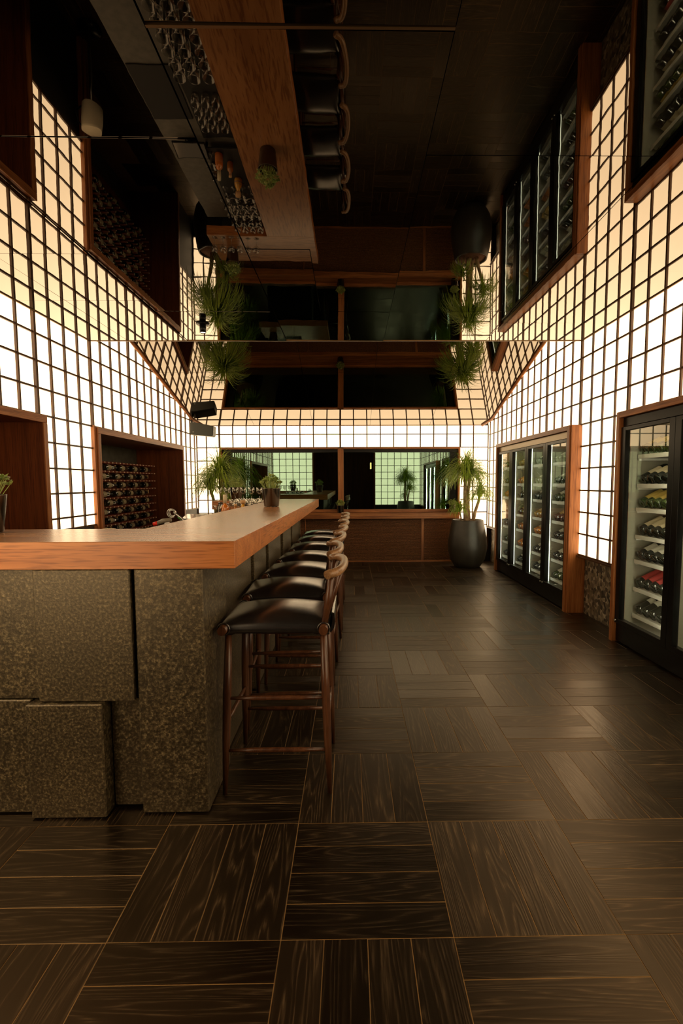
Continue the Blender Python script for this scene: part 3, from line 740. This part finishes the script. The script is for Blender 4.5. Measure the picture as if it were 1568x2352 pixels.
for s, (gm, pm_, nm, lab, fm) in enumerate(KB):
    b = bottle_bm(0.041, 0.31, 20, 'b', lab)
    body = mesh('wine_bottle', b, [gm, gm, fm])
    lb = lathe(bmesh.new(), [(0.0415, lab[0]), (0.0415, lab[1])], 20); lme = mesh('label', lb, pm_)
    fo = lathe(bmesh.new(), [(0.0152, 0.245), (0.0150, 0.29), (0.0165, 0.292), (0.0165, 0.308), (0.0, 0.312)], 14); fme = mesh('foil_cap', fo, fm)
    for d in (1, 2):
        a = BF[0] + 0.056 + d * dB
        for k in range(6):
            o = lay_bottle(body, 2.13 + 0.165, a + dB - 0.075 - k * 0.092, SHZ[s] + 0.046, (('label', lme), ('foil_cap', fme)))
            o.rotation_euler[2] = random.uniform(-0.02, 0.02)
            side = 'left-hand' if d == 2 else 'right-hand'
            tag(o, 'wine bottle with %s label on the %s shelf of the near cabinet, %s door' % (nm, SHN[s], side), 'bottle', 'bottles on the %s shelf of the near cabinet, %s door' % (SHN[s], side))
KA = {}
pal = [(G_GREEN, P_WHITE, 'white-labelled green'), (G_DARK, P_WHITE, 'white-labelled dark'), (G_GOLD, P_CREAM, 'golden'), (G_AMBER, P_CREAM, 'amber'),
       (G_CLEAR, P_WHITE, 'pale glass'), (G_BURG, P_KRAFT, 'brown-labelled'), (G_GREEN, P_TEAL, 'teal-labelled'), (G_AMBER, P_ORG, 'orange-labelled')]
mesA = [mesh('wine_bottle', bottle_bm(0.039, 0.305, 14, 'b', (0.06, 0.17)), [g1, p1, F_BLK]) for g1, p1, _ in pal]
# door index 0 is nearest the camera; rows from the top shelf down
plan = [[4, 1, 0, 5, 1, 1, 0], [1, 4, 1, 2, 3, 1, 1], [2, 7, 1, 5, 3, 7, 1], [0, 1, 7, 4, 1, 6, 1]]
DN = ['nearest', 'second', 'third', 'farthest']
for d in range(4):
    a = AF[0] + 0.056 + d * dA
    for s in range(7):
        q = plan[d][s]
        for k in range(5):
            o = lay_bottle(mesA[q], 2.13 + 0.120, a + dA - 0.085 - k * 0.105, SHZ[s] + 0.041)
            tag(o, '%s wine bottle, %s shelf behind the %s door of the far cabinet' % (pal[q][2], SHN[s], DN[d]), 'bottle', 'bottles on the %s shelf behind the %s far-cabinet door' % (SHN[s], DN[d]))

# ================================================================ BAR
CT, CB = 1.083, 0.978
bt = thing('bar_counter', 'long L-shaped walnut counter top with thick squared edges', 'counter', (-0.44, 1.90, CB))
def slab(x0, x1, y0, y1, ax, name='board'):
    """veneered slab: duller, glossier top, redder thick edges"""
    bm = box(x0 + 0.44, x1 + 0.44, y0 - 1.90, y1 - 1.90, 0, CT - CB, 0.0015)
    bm.normal_update()
    for f in bm.faces: f.material_index = 0 if f.normal.z > 0.7 else 1
    return obj(name, bm, [ctop[ax], ctr[ax]], bt)
slab(-3.05, -0.44, 1.90, 2.45, 'X', 'front_board')
slab(-1.0, -0.44, 2.451, 3.29, 'Y', 'side_board')
slab(-1.0, -0.44, 3.291, 6.28, 'Y', 'side_board')
slab(-1.72, -0.44, 6.281, 6.98, 'X', 'end_board')

bb = thing('granite_cladding', 'stepped dark granite slabs facing the camera below the counter', 'bar cladding', (-0.56, 1.90, 0))
def st(x0, x1, y0, y1, z0, z1, name='stone_slab'):
    return obj(name, box(x0 + 0.56, x1 + 0.56, y0 - 1.90, y1 - 1.90, z0, z1, 0.004), STONE, bb)
ZT = CB - 0.001; ZM = 0.462
st(-0.825, -0.565, 1.905, 2.26, 0.004, ZT)                # corner slab
st(-1.205, -0.840, 1.900, 1.99, ZM, ZT)                   # wide upper slab
st(-1.245, -0.955, 1.880, 1.99, 0.004, ZM - 0.003)        # lower proud slab
st(-0.952, -0.826, 1.945, 1.99, 0.012, ZM - 0.003)        # lower recessed slab
st(-1.60, -1.208, 1.925, 1.99, ZM + 0.004, ZT)            # left upper
st(-1.62, -1.248, 1.918, 1.99, 0.004, ZM + 0.001)         # left lower
st(-2.05, -1.603, 1.905, 1.99, 0.35, ZT); st(-2.05, -1.623, 1.93, 1.99, 0.004, 0.347)
st(-2.484, -2.053, 1.925, 1.99, 0.004, ZT)
obj('joint_backing', box(-2.484 + 0.56, -0.60 + 0.56, 0.092, 0.20, 0, ZT), BLACKM, bb)
bb = thing('granite_cladding', 'dark granite slabs along the stool side of the bar', 'bar cladding', (-0.56, 1.90, 0))
yy = 2.263
edges = [(2.97, 0.0), (3.10, 0.035), (3.53, 0.0), (3.67, 0.04), (4.30, 0.008), (4.42, 0.03), (4.98, 0.0), (5.12, 0.035), (5.75, 0.0)]
for ye, rec in edges:
    if ye - yy > 0.45:
        zc = random.uniform(0.35, 0.6)
        st(-0.66, -0.592 - rec, yy, ye - 0.003, zc + 0.002, ZT); st(-0.66, -0.600 - rec, yy + 0.02, ye - 0.003, 0.004, zc - 0.002)
    else: st(-0.66, -0.597 - rec, yy, ye - 0.003, 0.004, ZT)
    yy = ye
st(-0.66, -0.580, 5.75, 5.79, 0.004, ZT, 'end_slab')
obj('carcass', box(-0.75 + 0.56, -0.662 + 0.56, 0.37, 5.79 - 1.90, 0, ZT), BLACKM, bb)
obj('far_carcass', box(-1.55 + 0.56, -0.75 + 0.56, 6.35 - 1.9, 6.8 - 1.9, 0, ZT), BLACKM, bb)

# worktop inside the bar
wt = thing('bar_worktop', 'low grey worktop inside the bar, seen only in the mirror ceiling', 'worktop', (-1.35, 2.5, 0))
obj('top', box(-0.35, 0.345, 0.0, 3.75, 0.85, 0.89, 0.002), WORK, wt)
obj('cabinet', box(-0.32, 0.345, 0.01, 3.74, 0.0, 0.849), BLACKM, wt)
mt = tag(obj('drying_mat', box(-1.34, -1.02, 2.95, 4.85, 0.892, 0.898, 0.002), BLACKM), 'long black rubber mat under the tumblers inside the bar', 'mat')
mt2 = tag(obj('bar_mat', box(-1.69, -1.36, 4.05, 4.62, 0.892, 0.900, 0.002), plain('ribbed_rubber', (0.008, 0.006, 0.006), 0.5)), 'square black ribbed mat on the grey worktop', 'mat')
rail = thing('glass_shelf', 'raised dark shelf carrying the glasses along the inner edge of the bar', 'shelf', (-1.18, 4.9, 0.89))
obj('board', box(-0.17, 0.17, 0.0, 1.33, 0.05, 0.065, 0.002), BLACKM, rail)
for y in (0.02, 1.31):
    for x in (-0.15, 0.15): obj('leg', box(x - 0.01, x + 0.01, y - 0.01, y + 0.01, 0.0, 0.05), BLACK, rail)

def tumbler(r, h, seg=18):
    return lathe(bmesh.new(), [(0, 0.0), (r * 0.82, 0.0), (r * 0.9, 0.01), (r, h), (r - 0.0035, h), (r * 0.84, 0.014), (0, 0.012)], seg)
def winebowl(seg=18):
    return lathe(bmesh.new(), [(0, 0), (0.032, 0.0), (0.030, 0.003), (0.005, 0.008), (0.0038, 0.075), (0.012, 0.085), (0.034, 0.105), (0.040, 0.13), (0.036, 0.165), (0.0345, 0.165), (0.038, 0.13), (0.032, 0.107), (0.0, 0.09)], seg)
def coupe(seg=18):
    return lathe(bmesh.new(), [(0, 0), (0.034, 0.0), (0.032, 0.003), (0.0045, 0.008), (0.0038, 0.085), (0.02, 0.092), (0.044, 0.112), (0.048, 0.13), (0.0465, 0.13), (0.042, 0.113), (0.0, 0.093)], seg)
tm = mesh('tumbler', tumbler(0.046, 0.095), DRINK); tm2 = mesh('tumbler', tumbler(0.034, 0.085), DRINK); wg = mesh('wine_glass', winebowl(), DRINK); cg = mesh('coupe_glass', coupe(), DRINK)
for r in range(10):
    for c in range(3):
        o = link('tumbler', tm, None, (-1.29 + 0.112 * c + random.uniform(-0.006, 0.006), 3.02 + 0.115 * r + random.uniform(-0.005, 0.005), 0.898))
        tag(o, 'wide clear tumbler on the black rubber mat inside the bar', 'glass', 'wide tumblers on the rubber mat')
for r in range(4):
    for c in range(3):
        o = link('tumbler', tm2, None, (-1.26 + 0.085 * c, 4.33 + 0.10 * r, 0.898))
        tag(o, 'small clear tumbler at the far end of the rubber mat', 'glass', 'small tumblers at the far end of the mat')
for r in range(6):
    for c in range(4):
        o = link('wine_glass', wg if r % 3 else cg, None, (-1.31 + 0.088 * c + random.uniform(-0.004, 0.004), 5.52 + 0.115 * r, 0.956))
        if r % 3: tag(o, 'stemmed wine glass on the raised shelf behind the counter', 'glass', 'wine glasses on the raised shelf')
        else: o.name = 'coupe_glass'; tag(o, 'shallow coupe glass on the raised shelf behind the counter', 'glass', 'coupe glasses on the raised shelf')
for k in range(6):
    o = link('wine_glass', wg, None, (-1.64 + 0.1 * k, 6.34, CT))
    tag(o, 'wine glass lined up on the inner edge of the far counter end', 'glass', 'wine glasses on the far counter end')
for k, (x, y) in enumerate(((-1.30, 4.97), (-1.13, 5.46))):
    o = link('coupe_glass', cg, None, (x, y, 0.956)); tag(o, ('coupe glass standing beside the dark square bottle', 'coupe glass standing beside the round flask with blue label')[k], 'glass')
# bottles on the raised shelf
def sbottle(name, loc, prof, mats, label, parts=()):
    t = thing(name, label, 'bottle', loc)
    obj('body', lathe(bmesh.new(), prof, 20), mats, t)
    for nm, pr, m in parts: obj(nm, lathe(bmesh.new(), pr, 18), m, t)
    return t
WHISKY = plain('whisky', (0.62, 0.17, 0.015), 0.05, 0, 1.0); CORK = plain('cork', (0.62, 0.36, 0.16), 0.7)
sbottle('whisky_bottle', (-1.235, 4.98, 0.956), [(0, 0), (0.034, 0), (0.036, 0.01), (0.036, 0.10), (0.030, 0.125), (0.014, 0.14), (0.013, 0.16), (0, 0.16)], WHISKY, 'amber bottle with a tall cream neck sleeve, beyond the inner counter edge',
        (('neck_sleeve', [(0.0, 0.15), (0.017, 0.15), (0.018, 0.235), (0, 0.235)], P_CREAM), ('label', [(0.0365, 0.025), (0.0365, 0.085)], P_ORG)))
sbottle('whisky_flask', (-1.14, 5.36, 0.956), [(0, 0), (0.034, 0), (0.04, 0.02), (0.036, 0.07), (0.018, 0.10), (0.014, 0.13), (0, 0.13)], plain('golden_whisky', (0.75, 0.38, 0.03), 0.05, 0, 1.0), 'golden flask with a blue band and wooden stopper behind the counter',
        (('stopper', [(0, 0.13), (0.026, 0.13), (0.027, 0.165), (0, 0.165)], CORK), ('label', [(0.0385, 0.045), (0.034, 0.075)], plain('blue_label', (0.03, 0.08, 0.42), 0.5))))
sbottle('decanter', (-1.315, 5.12, 0.956), [(0, 0), (0.03, 0), (0.033, 0.01), (0.033, 0.11), (0.024, 0.125), (0.02, 0.15), (0.024, 0.155), (0, 0.155)], glassy('smoky_decanter', (0.02, 0.015, 0.012)), 'dark smoky decanter left of the amber bottle',
        (('collar', [(0.0335, 0.085), (0.0335, 0.105)], STEEL),))
sbottle('liqueur_bottle', (-1.16, 5.10, 0.956), [(0, 0), (0.026, 0), (0.028, 0.01), (0.028, 0.075), (0.012, 0.095), (0.012, 0.115), (0, 0.115)], G_AMBER, 'squat amber bottle with a cork, just right of the tall amber bottle',
        (('cork', [(0, 0.112), (0.014, 0.112), (0.015, 0.135), (0, 0.135)], CORK),))
# till screen lying on the worktop
ts = thing('tablet', 'pale glossy till screen on a stand inside the bar, seen in the ceiling', 'tablet', (-1.47, 4.92, 0.89))
obj('stand', lathe(bmesh.new(), [(0, 0), (0.06, 0), (0.06, 0.01), (0.015, 0.02), (0.015, 0.075), (0, 0.075)], 16), BLACK, ts)
obj('casing', box(-0.15, 0.15, -0.09, 0.09, 0.08, 0.095, 0.003), BLACK, ts, rot=(0.22, 0, 0))
obj('screen', box(-0.14, 0.14, -0.08, 0.08, 0.0952, 0.097), plain('screen_glass', (0.5, 0.48, 0.46), 0.08, 0.6), ts, rot=(0.22, 0, 0))
# tools beside the counter edge
cdy = thing('utensil_caddy', 'small black caddy tucked behind the counter edge near the corner', 'caddy', (-1.13, 3.1, 0.898))
CB2 = bmesh.new()
for a in ((-0.09, 0.09, -0.05, 0.05, 0, 0.006), (-0.09, -0.085, -0.05, 0.05, 0.006, 0.12), (0.085, 0.09, -0.05, 0.05, 0.006, 0.12), (-0.085, 0.085, -0.05, -0.045, 0.006, 0.12), (-0.085, 0.085, 0.045, 0.05, 0.006, 0.12)): bx(CB2, *a)
obj('box', CB2, BLACKM, cdy)
pl = thing('peeler', 'grey handled bar tool with a red tip leaning over the caddy', 'bar tool', (-1.13, 3.1, 1.02))
obj('handle', tube(bmesh.new(), [(-0.055, 0, 0.038), (-0.02, 0, 0.052), (0.03, 0, 0.060)], [0.012, 0.015, 0.012], 12), plain('grey_grip', (0.22, 0.19, 0.14), 0.45), pl)
obj('tip', tube(bmesh.new(), [(-0.078, 0, 0.032), (-0.052, 0, 0.040)], 0.0125, 12), plain('red_plastic', (0.75, 0.03, 0.01), 0.4), pl)
obj('foot', box(-0.01, 0.02, -0.006, 0.006, -0.02, 0.05), STEEL, pl)
sr = thing('strainer', 'coiled steel strainer with a green clip on the caddy', 'strainer', (-1.09, 3.12, 1.02))
coil = [(0.028 * math.cos(a) * (0.55 + 0.45 * a / 18) - 0.01, 0.012 * math.sin(a * 0.3), 0.10 + 0.028 * math.sin(a) * (0.55 + 0.45 * a / 18)) for a in [k * 0.35 for k in range(52)]]
obj('coil', tube(bmesh.new(), coil, 0.003, 6), STEEL, sr)
obj('handle', tube(bmesh.new(), [(0.0, 0, 0.105), (0.045, 0, 0.070), (0.075, 0, 0.04), (0.078, 0, 0.0)], 0.008, 8), STEEL, sr)
obj('clip', tube(bmesh.new(), [(0.025, 0.004, 0.078), (0.045, 0.004, 0.06)], 0.0075, 8), plain('green_clip', (0.08, 0.42, 0.08), 0.5), sr)

# ================================================================ STOOLS
def make_stool():
    """faces -x (the bar); origin on the floor under the middle of the seat"""
    t = thing('bar_stool', '', 'bar stool', (0, 0, 0), 0, 'bar stools along the counter')
    w_, zs = 0.20, 0.705
    xf, xb = -0.205, 0.205
    def leg(x0, y0, x1, y1, z1, r=(0.0095, 0.0165, 0.018, 0.013)):
        P = [Vector((x0, y0, 0)).lerp(Vector((x1, y1, z1)), k) for k in (0, 0.35, 0.62, 1.0)]
        return obj('leg', tube(bmesh.new(), P, r, 12), stoolw, t)
    for s in (-1, 1):
        leg(xf - 0.01, s * 0.205, xf + 0.012, s * 0.165, zs - 0.005)
        leg(xb + 0.02, s * 0.205, xb - 0.005, s * 0.165, zs - 0.005)
    # rails that carry the leather, round ends showing
    for x in (xf, xb):
        obj('seat_rail', tube(bmesh.new(), [(x, -0.235, zs), (x, -0.1, zs), (x, 0.1, zs), (x, 0.235, zs)], [0.0185, 0.019, 0.019, 0.0185], 16), stoolw, t)
    # stretchers: two on each side, one front, one rear
    for s in (-1, 1):
        for z, yo in ((0.185, 0.196), (0.405, 0.184)):
            xa, xc = xf - 0.003, xb + 0.013
            obj('stretcher', tube(bmesh.new(), [(xa, s * yo, z), (xa + 0.12, s * yo, z), (xc - 0.12, s * yo, z), (xc, s * yo, z)], [0.006, 0.0105, 0.0105, 0.006], 10), stoolw, t)
    for x, z in ((xf, 0.30), (xb + 0.010, 0.30)):
        obj('stretcher', tube(bmesh.new(), [(x, -0.19, z), (x, -0.07, z), (x, 0.07, z), (x, 0.19, z)], [0.006, 0.0105, 0.0105, 0.006], 10), stoolw, t)
    # leather: domed cushion slung between the rails and wrapped round them
    bm = bmesh.new(); nx, ny = 26, 20; top, bot = [], []
    for i in range(nx + 1):
        u = i / nx; rt, rb = [], []
        for j in range(ny + 1):
            v = j / ny * 2 - 1
            a = -1 + 2 * u
            x = a * 0.228
            half = 0.200
            y = v * half
            # wrap: near the rails the sheet follows the round of the rail
            dx = abs(x) - 0.205
            edge = 0.029
            if dx > -0.01: z = zs + math.sqrt(max(0.0, 0.024 ** 2 - max(0, dx) ** 2))
            else: z = zs + 0.024
            z += 0.034 * (1 - (abs(a)) ** 2.2) * (1 - 0.75 * abs(v) ** 3.0)
            z -= 0.030 * abs(v) ** 9 * (1 - abs(a) ** 6)
            rt.append(bm.verts.new((x, y, z)))
            rb.append(bm.verts.new((x, y * 0.985, zs - 0.005 - (0.022 if abs(a) > 0.75 else 0.016))))
        top.append(rt); bot.append(rb)
    for i in range(nx):
        for j in range(ny):
            f = bm.faces.new((top[i][j], top[i + 1][j], top[i + 1][j + 1], top[i][j + 1])); f.smooth = True
            f = bm.faces.new((bot[i][j], bot[i][j + 1], bot[i + 1][j + 1], bot[i + 1][j])); f.smooth = True
    for i in range(nx):
        for j in (0, ny):
            f = bm.faces.new((top[i][j], bot[i][j], bot[i + 1][j], top[i + 1][j]) if j == 0 else (top[i][j], top[i + 1][j], bot[i + 1][j], bot[i][j])); f.smooth = True
    for j in range(ny):
        for i in (0, nx): f = bm.faces.new((top[i][j], top[i][j + 1], bot[i][j + 1], bot[i][j]) if i == 0 else (top[i][j], bot[i][j], bot[i][j + 1], top[i][j + 1])); f.smooth = True
    st_ = obj('seat', bm, LEATHER, t)
    # cord edging where the leather wraps the rail ends
    for x in (xf, xb):
        for s in (-1, 1):
            ring = [(x + 0.024 * math.cos(a), s * 0.203, zs + 0.024 * math.sin(a)) for a in [k * PI / 8 for k in range(17)]]
            obj('piping', tube(bmesh.new(), ring, 0.0035, 6, False), LEATHER, st_)
    # leather wrap standing up behind the rear rail
    bm = bmesh.new(); prof = [(0.232, -0.03), (0.246, -0.01), (0.25, 0.03), (0.247, 0.055), (0.238, 0.058), (0.240, 0.03), (0.236, 0.0), (0.226, -0.02)]
    prism(bm, [(0, 0)] * 0 or [(p[0], zs + p[1]) for p in prof], 'Y', -0.165, 0.165)
    obj('rear_flap', bm, LEATHER, st_)
    # bent top rail: a horseshoe opening towards the bar
    pts, rr = [], []
    for k in range(25):
        a = -PI / 2 + PI * k / 24
        pts.append((0.234 + 0.056 * max(0.0, math.cos(a)) ** 0.8, 0.222 * math.sin(a) * (1 - 0.0 * k), 0.935 + 0.012 * math.cos(a)))
        rr.append(0.0165 + 0.002 * abs(math.sin(a)))
    pts = [(0.222, -0.236, 0.932)] + pts + [(0.222, 0.236, 0.932)]; rr = [0.0185] + rr + [0.0185]
    obj('top_rail', tube(bmesh.new(), pts, rr, 16), stoolr, t)
    # rear posts and spindles up to the rail
    for y0, y1, x1 in ((-0.190, -0.205, 0.238), (0.190, 0.205, 0.238)):
        obj('post', tube(bmesh.new(), [(xb + 0.002, y0, zs + 0.01), (xb + 0.02, (y0 + y1) / 2, 0.82), (x1, y1, 0.928)], [0.013, 0.016, 0.010], 12), stoolw, t)
    for y in (-0.10, 0.0, 0.10):
        obj('spindle', tube(bmesh.new(), [(xb + 0.01, y, zs + 0.012), (xb + 0.045, y, 0.84), (0.234 + 0.056 * math.cos(math.asin(y / 0.222)) ** 0.8, y, 0.94)], [0.007, 0.0095, 0.006], 8), stoolw, t)
    return t
stool = make_stool()
SL = ['nearest black leather bar stool, whole frame in view beside the granite corner', 'second bar stool from the camera, its round rail end just above the first seat',
      'third bar stool from the camera along the counter', 'middle one of the seven bar stools along the counter',
      'fifth bar stool from the camera, third from the far end', 'second bar stool from the far end of the counter', 'farthest bar stool, closest to the window ledge']
spots = [(-0.318, 2.235, 0.0), (-0.345, 2.80, 0.05), (-0.335, 3.39, -0.03), (-0.325, 3.96, -0.06), (-0.318, 4.58, 0.05), (-0.315, 5.18, 0.0), (-0.312, 5.76, 0.04)]
for i, (x, y, r) in enumerate(spots):
    o = stool if i == 0 else copy_tree(stool)
    o.location = (x, y, 0); o.rotation_euler = (0, 0, r); o['label'] = SL[i]

# ================================================================ PLANTS
def blade(bm, base, az, length, up, droop, width, seg=7, fold=0.25):
    """one strap leaf: climbs, then arches over and hangs"""
    p = Vector(base); d = Vector((math.cos(az) * math.cos(up), math.sin(az) * math.cos(up), math.sin(up)))
    side = Vector((-math.sin(az), math.cos(az), 0)); st_ = length / seg; rows_ = []
    for k in range(seg + 1):
        t = k / seg; wdt = width * (0.6 + 0.8 * t) * (1 - t) ** 0.55 if t < 1 else 0.0
        wdt = max(wdt, 0.0012)
        nrm = d.cross(side).normalized()
        p.x = max(-0.48, min(p.x, 0.40))
        rows_.append((bm.verts.new(p - side * wdt / 2), bm.verts.new(p + nrm * wdt * fold * -1), bm.verts.new(p + side * wdt / 2)))
        p = p + d * st_
        d = (d + Vector((0, 0, -droop * st_ / length * (0.6 + t)))).normalized()
        az2 = random.gauss(0, 0.03); d = Matrix.Rotation(az2, 3, 'Z') @ d
    for a, b in zip(rows_, rows_[1:]):
        for q in (0, 1):
            f = bm.faces.new((a[q], a[q + 1], b[q + 1], b[q])); f.smooth = True
def crown(bm, c, n, length, width=0.0145):
    for k in range(n):
        az = random.uniform(0, 2 * PI); up = math.radians(random.uniform(15, 88))
        L_ = length * random.uniform(0.65, 1.1)
        blade(bm, (c[0] + random.gauss(0, 0.012), c[1] + random.gauss(0, 0.012), c[2] + random.uniform(-0.04, 0.02)), az, L_, up, random.uniform(2.3, 4.2), width * random.uniform(0.6, 1.15))
RIGHT_TRUNKS = [([(-0.025, 0, 0.70), (-0.035, 0.01, 0.9), (-0.045, 0.0, 1.15), (-0.04, 0, 1.42)], [0.040, 0.032, 0.028, 0.024], 430, 0.52),
              ([(0.020, 0.03, 0.70), (0.010, 0.03, 0.9), (0.005, 0.02, 1.15), (0.02, 0.0, 1.40)], [0.036, 0.027, 0.024, 0.020], 270, 0.46),
              ([(0.075, -0.02, 0.70), (0.105, -0.03, 0.85), (0.15, -0.04, 1.0), (0.175, -0.04, 1.12)], [0.030, 0.024, 0.021, 0.019], 230, 0.34),
              ([(-0.10, -0.03, 0.70), (-0.12, -0.04, 0.80), (-0.14, -0.05, 0.89)], [0.014, 0.012, 0.010], 140, 0.27)]
LEFT_TRUNKS = [([(0.02, 0, 0.70), (0.035, 0.01, 0.9), (0.03, 0.0, 1.15), (0.01, 0, 1.40)], [0.040, 0.030, 0.026, 0.022], 480, 0.56),
              ([(-0.04, 0.0, 0.70), (-0.06, 0.0, 0.9), (-0.10, 0.0, 1.10), (-0.14, 0.0, 1.24)], [0.034, 0.026, 0.022, 0.018], 260, 0.44),
              ([(0.09, -0.02, 0.70), (0.13, -0.03, 0.82), (0.17, -0.03, 0.93)], [0.016, 0.013, 0.011], 200, 0.34)]
def make_palm(label, loc, rz, trunks):
    t = thing('potted_palm', label, 'potted plant', loc, rz)
    prof = [(0, 0.0), (0.165, 0.0), (0.20, 0.015), (0.262, 0.12), (0.292, 0.26), (0.298, 0.34), (0.288, 0.45), (0.262, 0.60), (0.238, 0.715), (0.236, 0.728), (0.222, 0.73), (0.215, 0.722), (0.22, 0.69), (0.0, 0.69)]
    obj('planter', lathe(bmesh.new(), prof, 40), POTM, t)
    so_ = obj('soil', lathe(bmesh.new(), [(0, 0.715), (0.12, 0.712), (0.218, 0.704), (0.216, 0.694), (0, 0.694)], 24), SOIL, t)
    for pts, rad, n, L_ in trunks:
        obj('trunk', tube(bmesh.new(), pts, rad, 12), TRUNK, t)
        fb = bmesh.new(); crown(fb, pts[-1], n, L_)
        fo_ = obj('foliage', fb, LEAF, t); fo_['kind'] = 'stuff'
    return t
palm = make_palm('tall ponytail palm with four trunks in a charcoal planter by the right cabinet', (1.80, 7.72, 0), 0.0, RIGHT_TRUNKS)
p2 = make_palm('ponytail palm in the far left corner beyond the bar, drooping leaves against the lattice', (-1.97, 7.62, 0), 0.0, LEFT_TRUNKS)
p3 = copy_tree(palm); p3.location = (1.72, 0.95, 0); p3.rotation_euler[2] = 1.2; p3['label'] = 'ponytail palm beside the doorway at the camera end, seen in the far window'

def make_pot():
    t = thing('potted_succulent', '', 'potted plant', (0, 0, 0), 0, 'small potted succulents in dark metal pots')
    obj('pot', lathe(bmesh.new(), [(0, 0.004), (0.066, 0.004), (0.068, 0.008), (0.086, 0.168), (0.087, 0.172), (0.084, 0.172), (0.082, 0.15), (0, 0.15)], 32), POTB, t)
    for a in (0.5, 2.6, 4.7): obj('foot', lathe(bmesh.new(), [(0, 0), (0.008, 0), (0.008, 0.005), (0, 0.005)], 8, (0.05 * math.cos(a), 0.05 * math.sin(a), 0)), CORK, t)
    obj('soil', lathe(bmesh.new(), [(0, 0.162), (0.082, 0.158), (0.08, 0.151), (0, 0.151)], 20), SOIL, t)
    bm = bmesh.new(); rnd = random.Random(3)
    for k in range(46):
        az = rnd.uniform(0, 2 * PI); rr_ = 0.085 * math.sqrt(rnd.random()); hgt = 0.03 + 0.105 * (1 - (rr_ / 0.1) ** 1.6) * rnd.uniform(0.65, 1.1)
        cx_, cy_, cz_ = rr_ * 1.15 * math.cos(az), rr_ * 1.15 * math.sin(az), 0.165 + hgt
        tube(bm, [(cx_ * 0.6, cy_ * 0.6, 0.155), (cx_, cy_, cz_)], 0.0022, 4, False)
        n = rnd.randint(6, 9)
        for q in range(n):
            a = 2 * PI * q / n + rnd.random(); up = rnd.uniform(0.1, 1.2); L_ = rnd.uniform(0.020, 0.034); wd = L_ * 0.55
            d = Vector((math.cos(a) * math.cos(up), math.sin(a) * math.cos(up), math.sin(up))); sd = Vector((-math.sin(a), math.cos(a), 0)); nn = d.cross(sd)
            b0 = Vector((cx_, cy_, cz_))
            v = [bm.verts.new(b0), bm.verts.new(b0 + d * L_ * 0.6 + sd * wd / 2), bm.verts.new(b0 + d * L_ - nn * 0.004), bm.verts.new(b0 + d * L_ * 0.6 - sd * wd / 2), bm.verts.new(b0 + d * L_ * 0.5 + nn * 0.004)]
            for f in ((0, 1, 4), (1, 2, 4), (2, 3, 4), (3, 0, 4)): fc = bm.faces.new([v[i] for i in f]); fc.smooth = True
    fo_ = obj('foliage', bm, LEAF2, t); fo_['kind'] = 'stuff'
    return t
pot = make_pot()
pots = [((-0.735, 4.70, CT), 1.0, 'largest-looking potted succulent, in the middle of the bar counter'), ((-1.50, 6.66, CT), 0.97, 'potted succulent on the far counter end, in front of the left palm'),
        ((-0.165, 8.175, 0.815), 0.72, 'small potted succulent on the ledge in front of the window mullion'), ((1.66, 8.20, 0.815), 0.72, 'shaded potted succulent at the right end of the ledge behind the palm'),
        ((-1.632, 2.27, CT), 1.0, 'potted succulent cut off by the left edge, on the near counter'), ]
for i, (l, s, lab) in enumerate(pots):
    o = pot if i == 0 else copy_tree(pot)
    o.location = l; o.scale = (s, s, s); o.rotation_euler = (0, 0, i * 1.3); o['label'] = lab

# ================================================================ SPEAKER, WALL LAMP
sp = thing('wall_speaker', 'dark wedge loudspeaker hung in the far left corner under the mirror', 'speaker', (XL + 0.03, 7.86, 2.02))
b = bmesh.new(); prism(b, [(0.0, 0.035), (0.33, 0.0), (0.345, 0.02), (0.355, 0.16), (0.06, 0.22), (0.0, 0.21)], 'Y', 0.0, 0.17)
bmesh.ops.bevel(b, geom=b.edges[:], offset=0.006, segments=2, affect='EDGES')
obj('body', b, SPK, sp); obj('bracket', box(-0.006, 0.01, 0.05, 0.12, 0.05, 0.26), BLACK, sp)
obj('badge', tube(bmesh.new(), [(0.045, -0.002, 0.07), (0.045, 0.002, 0.07)], 0.006, 8), STEEL, sp)
wl = thing('wall_lamp', 'small warm wall lamp in the dark corridor, seen in the far window', 'lamp', (0.76, -0.9, 1.78))
obj('bracket', box(-0.03, 0.038, -0.01, 0.01, 0.09, 0.11), BRASS, wl)
obj('shade', lathe(bmesh.new(), [(0, 0.0), (0.022, 0.0), (0.026, 0.02), (0.026, 0.2), (0.022, 0.22), (0, 0.22)], 14, (-0.055, 0, 0)), LAMPG, wl)
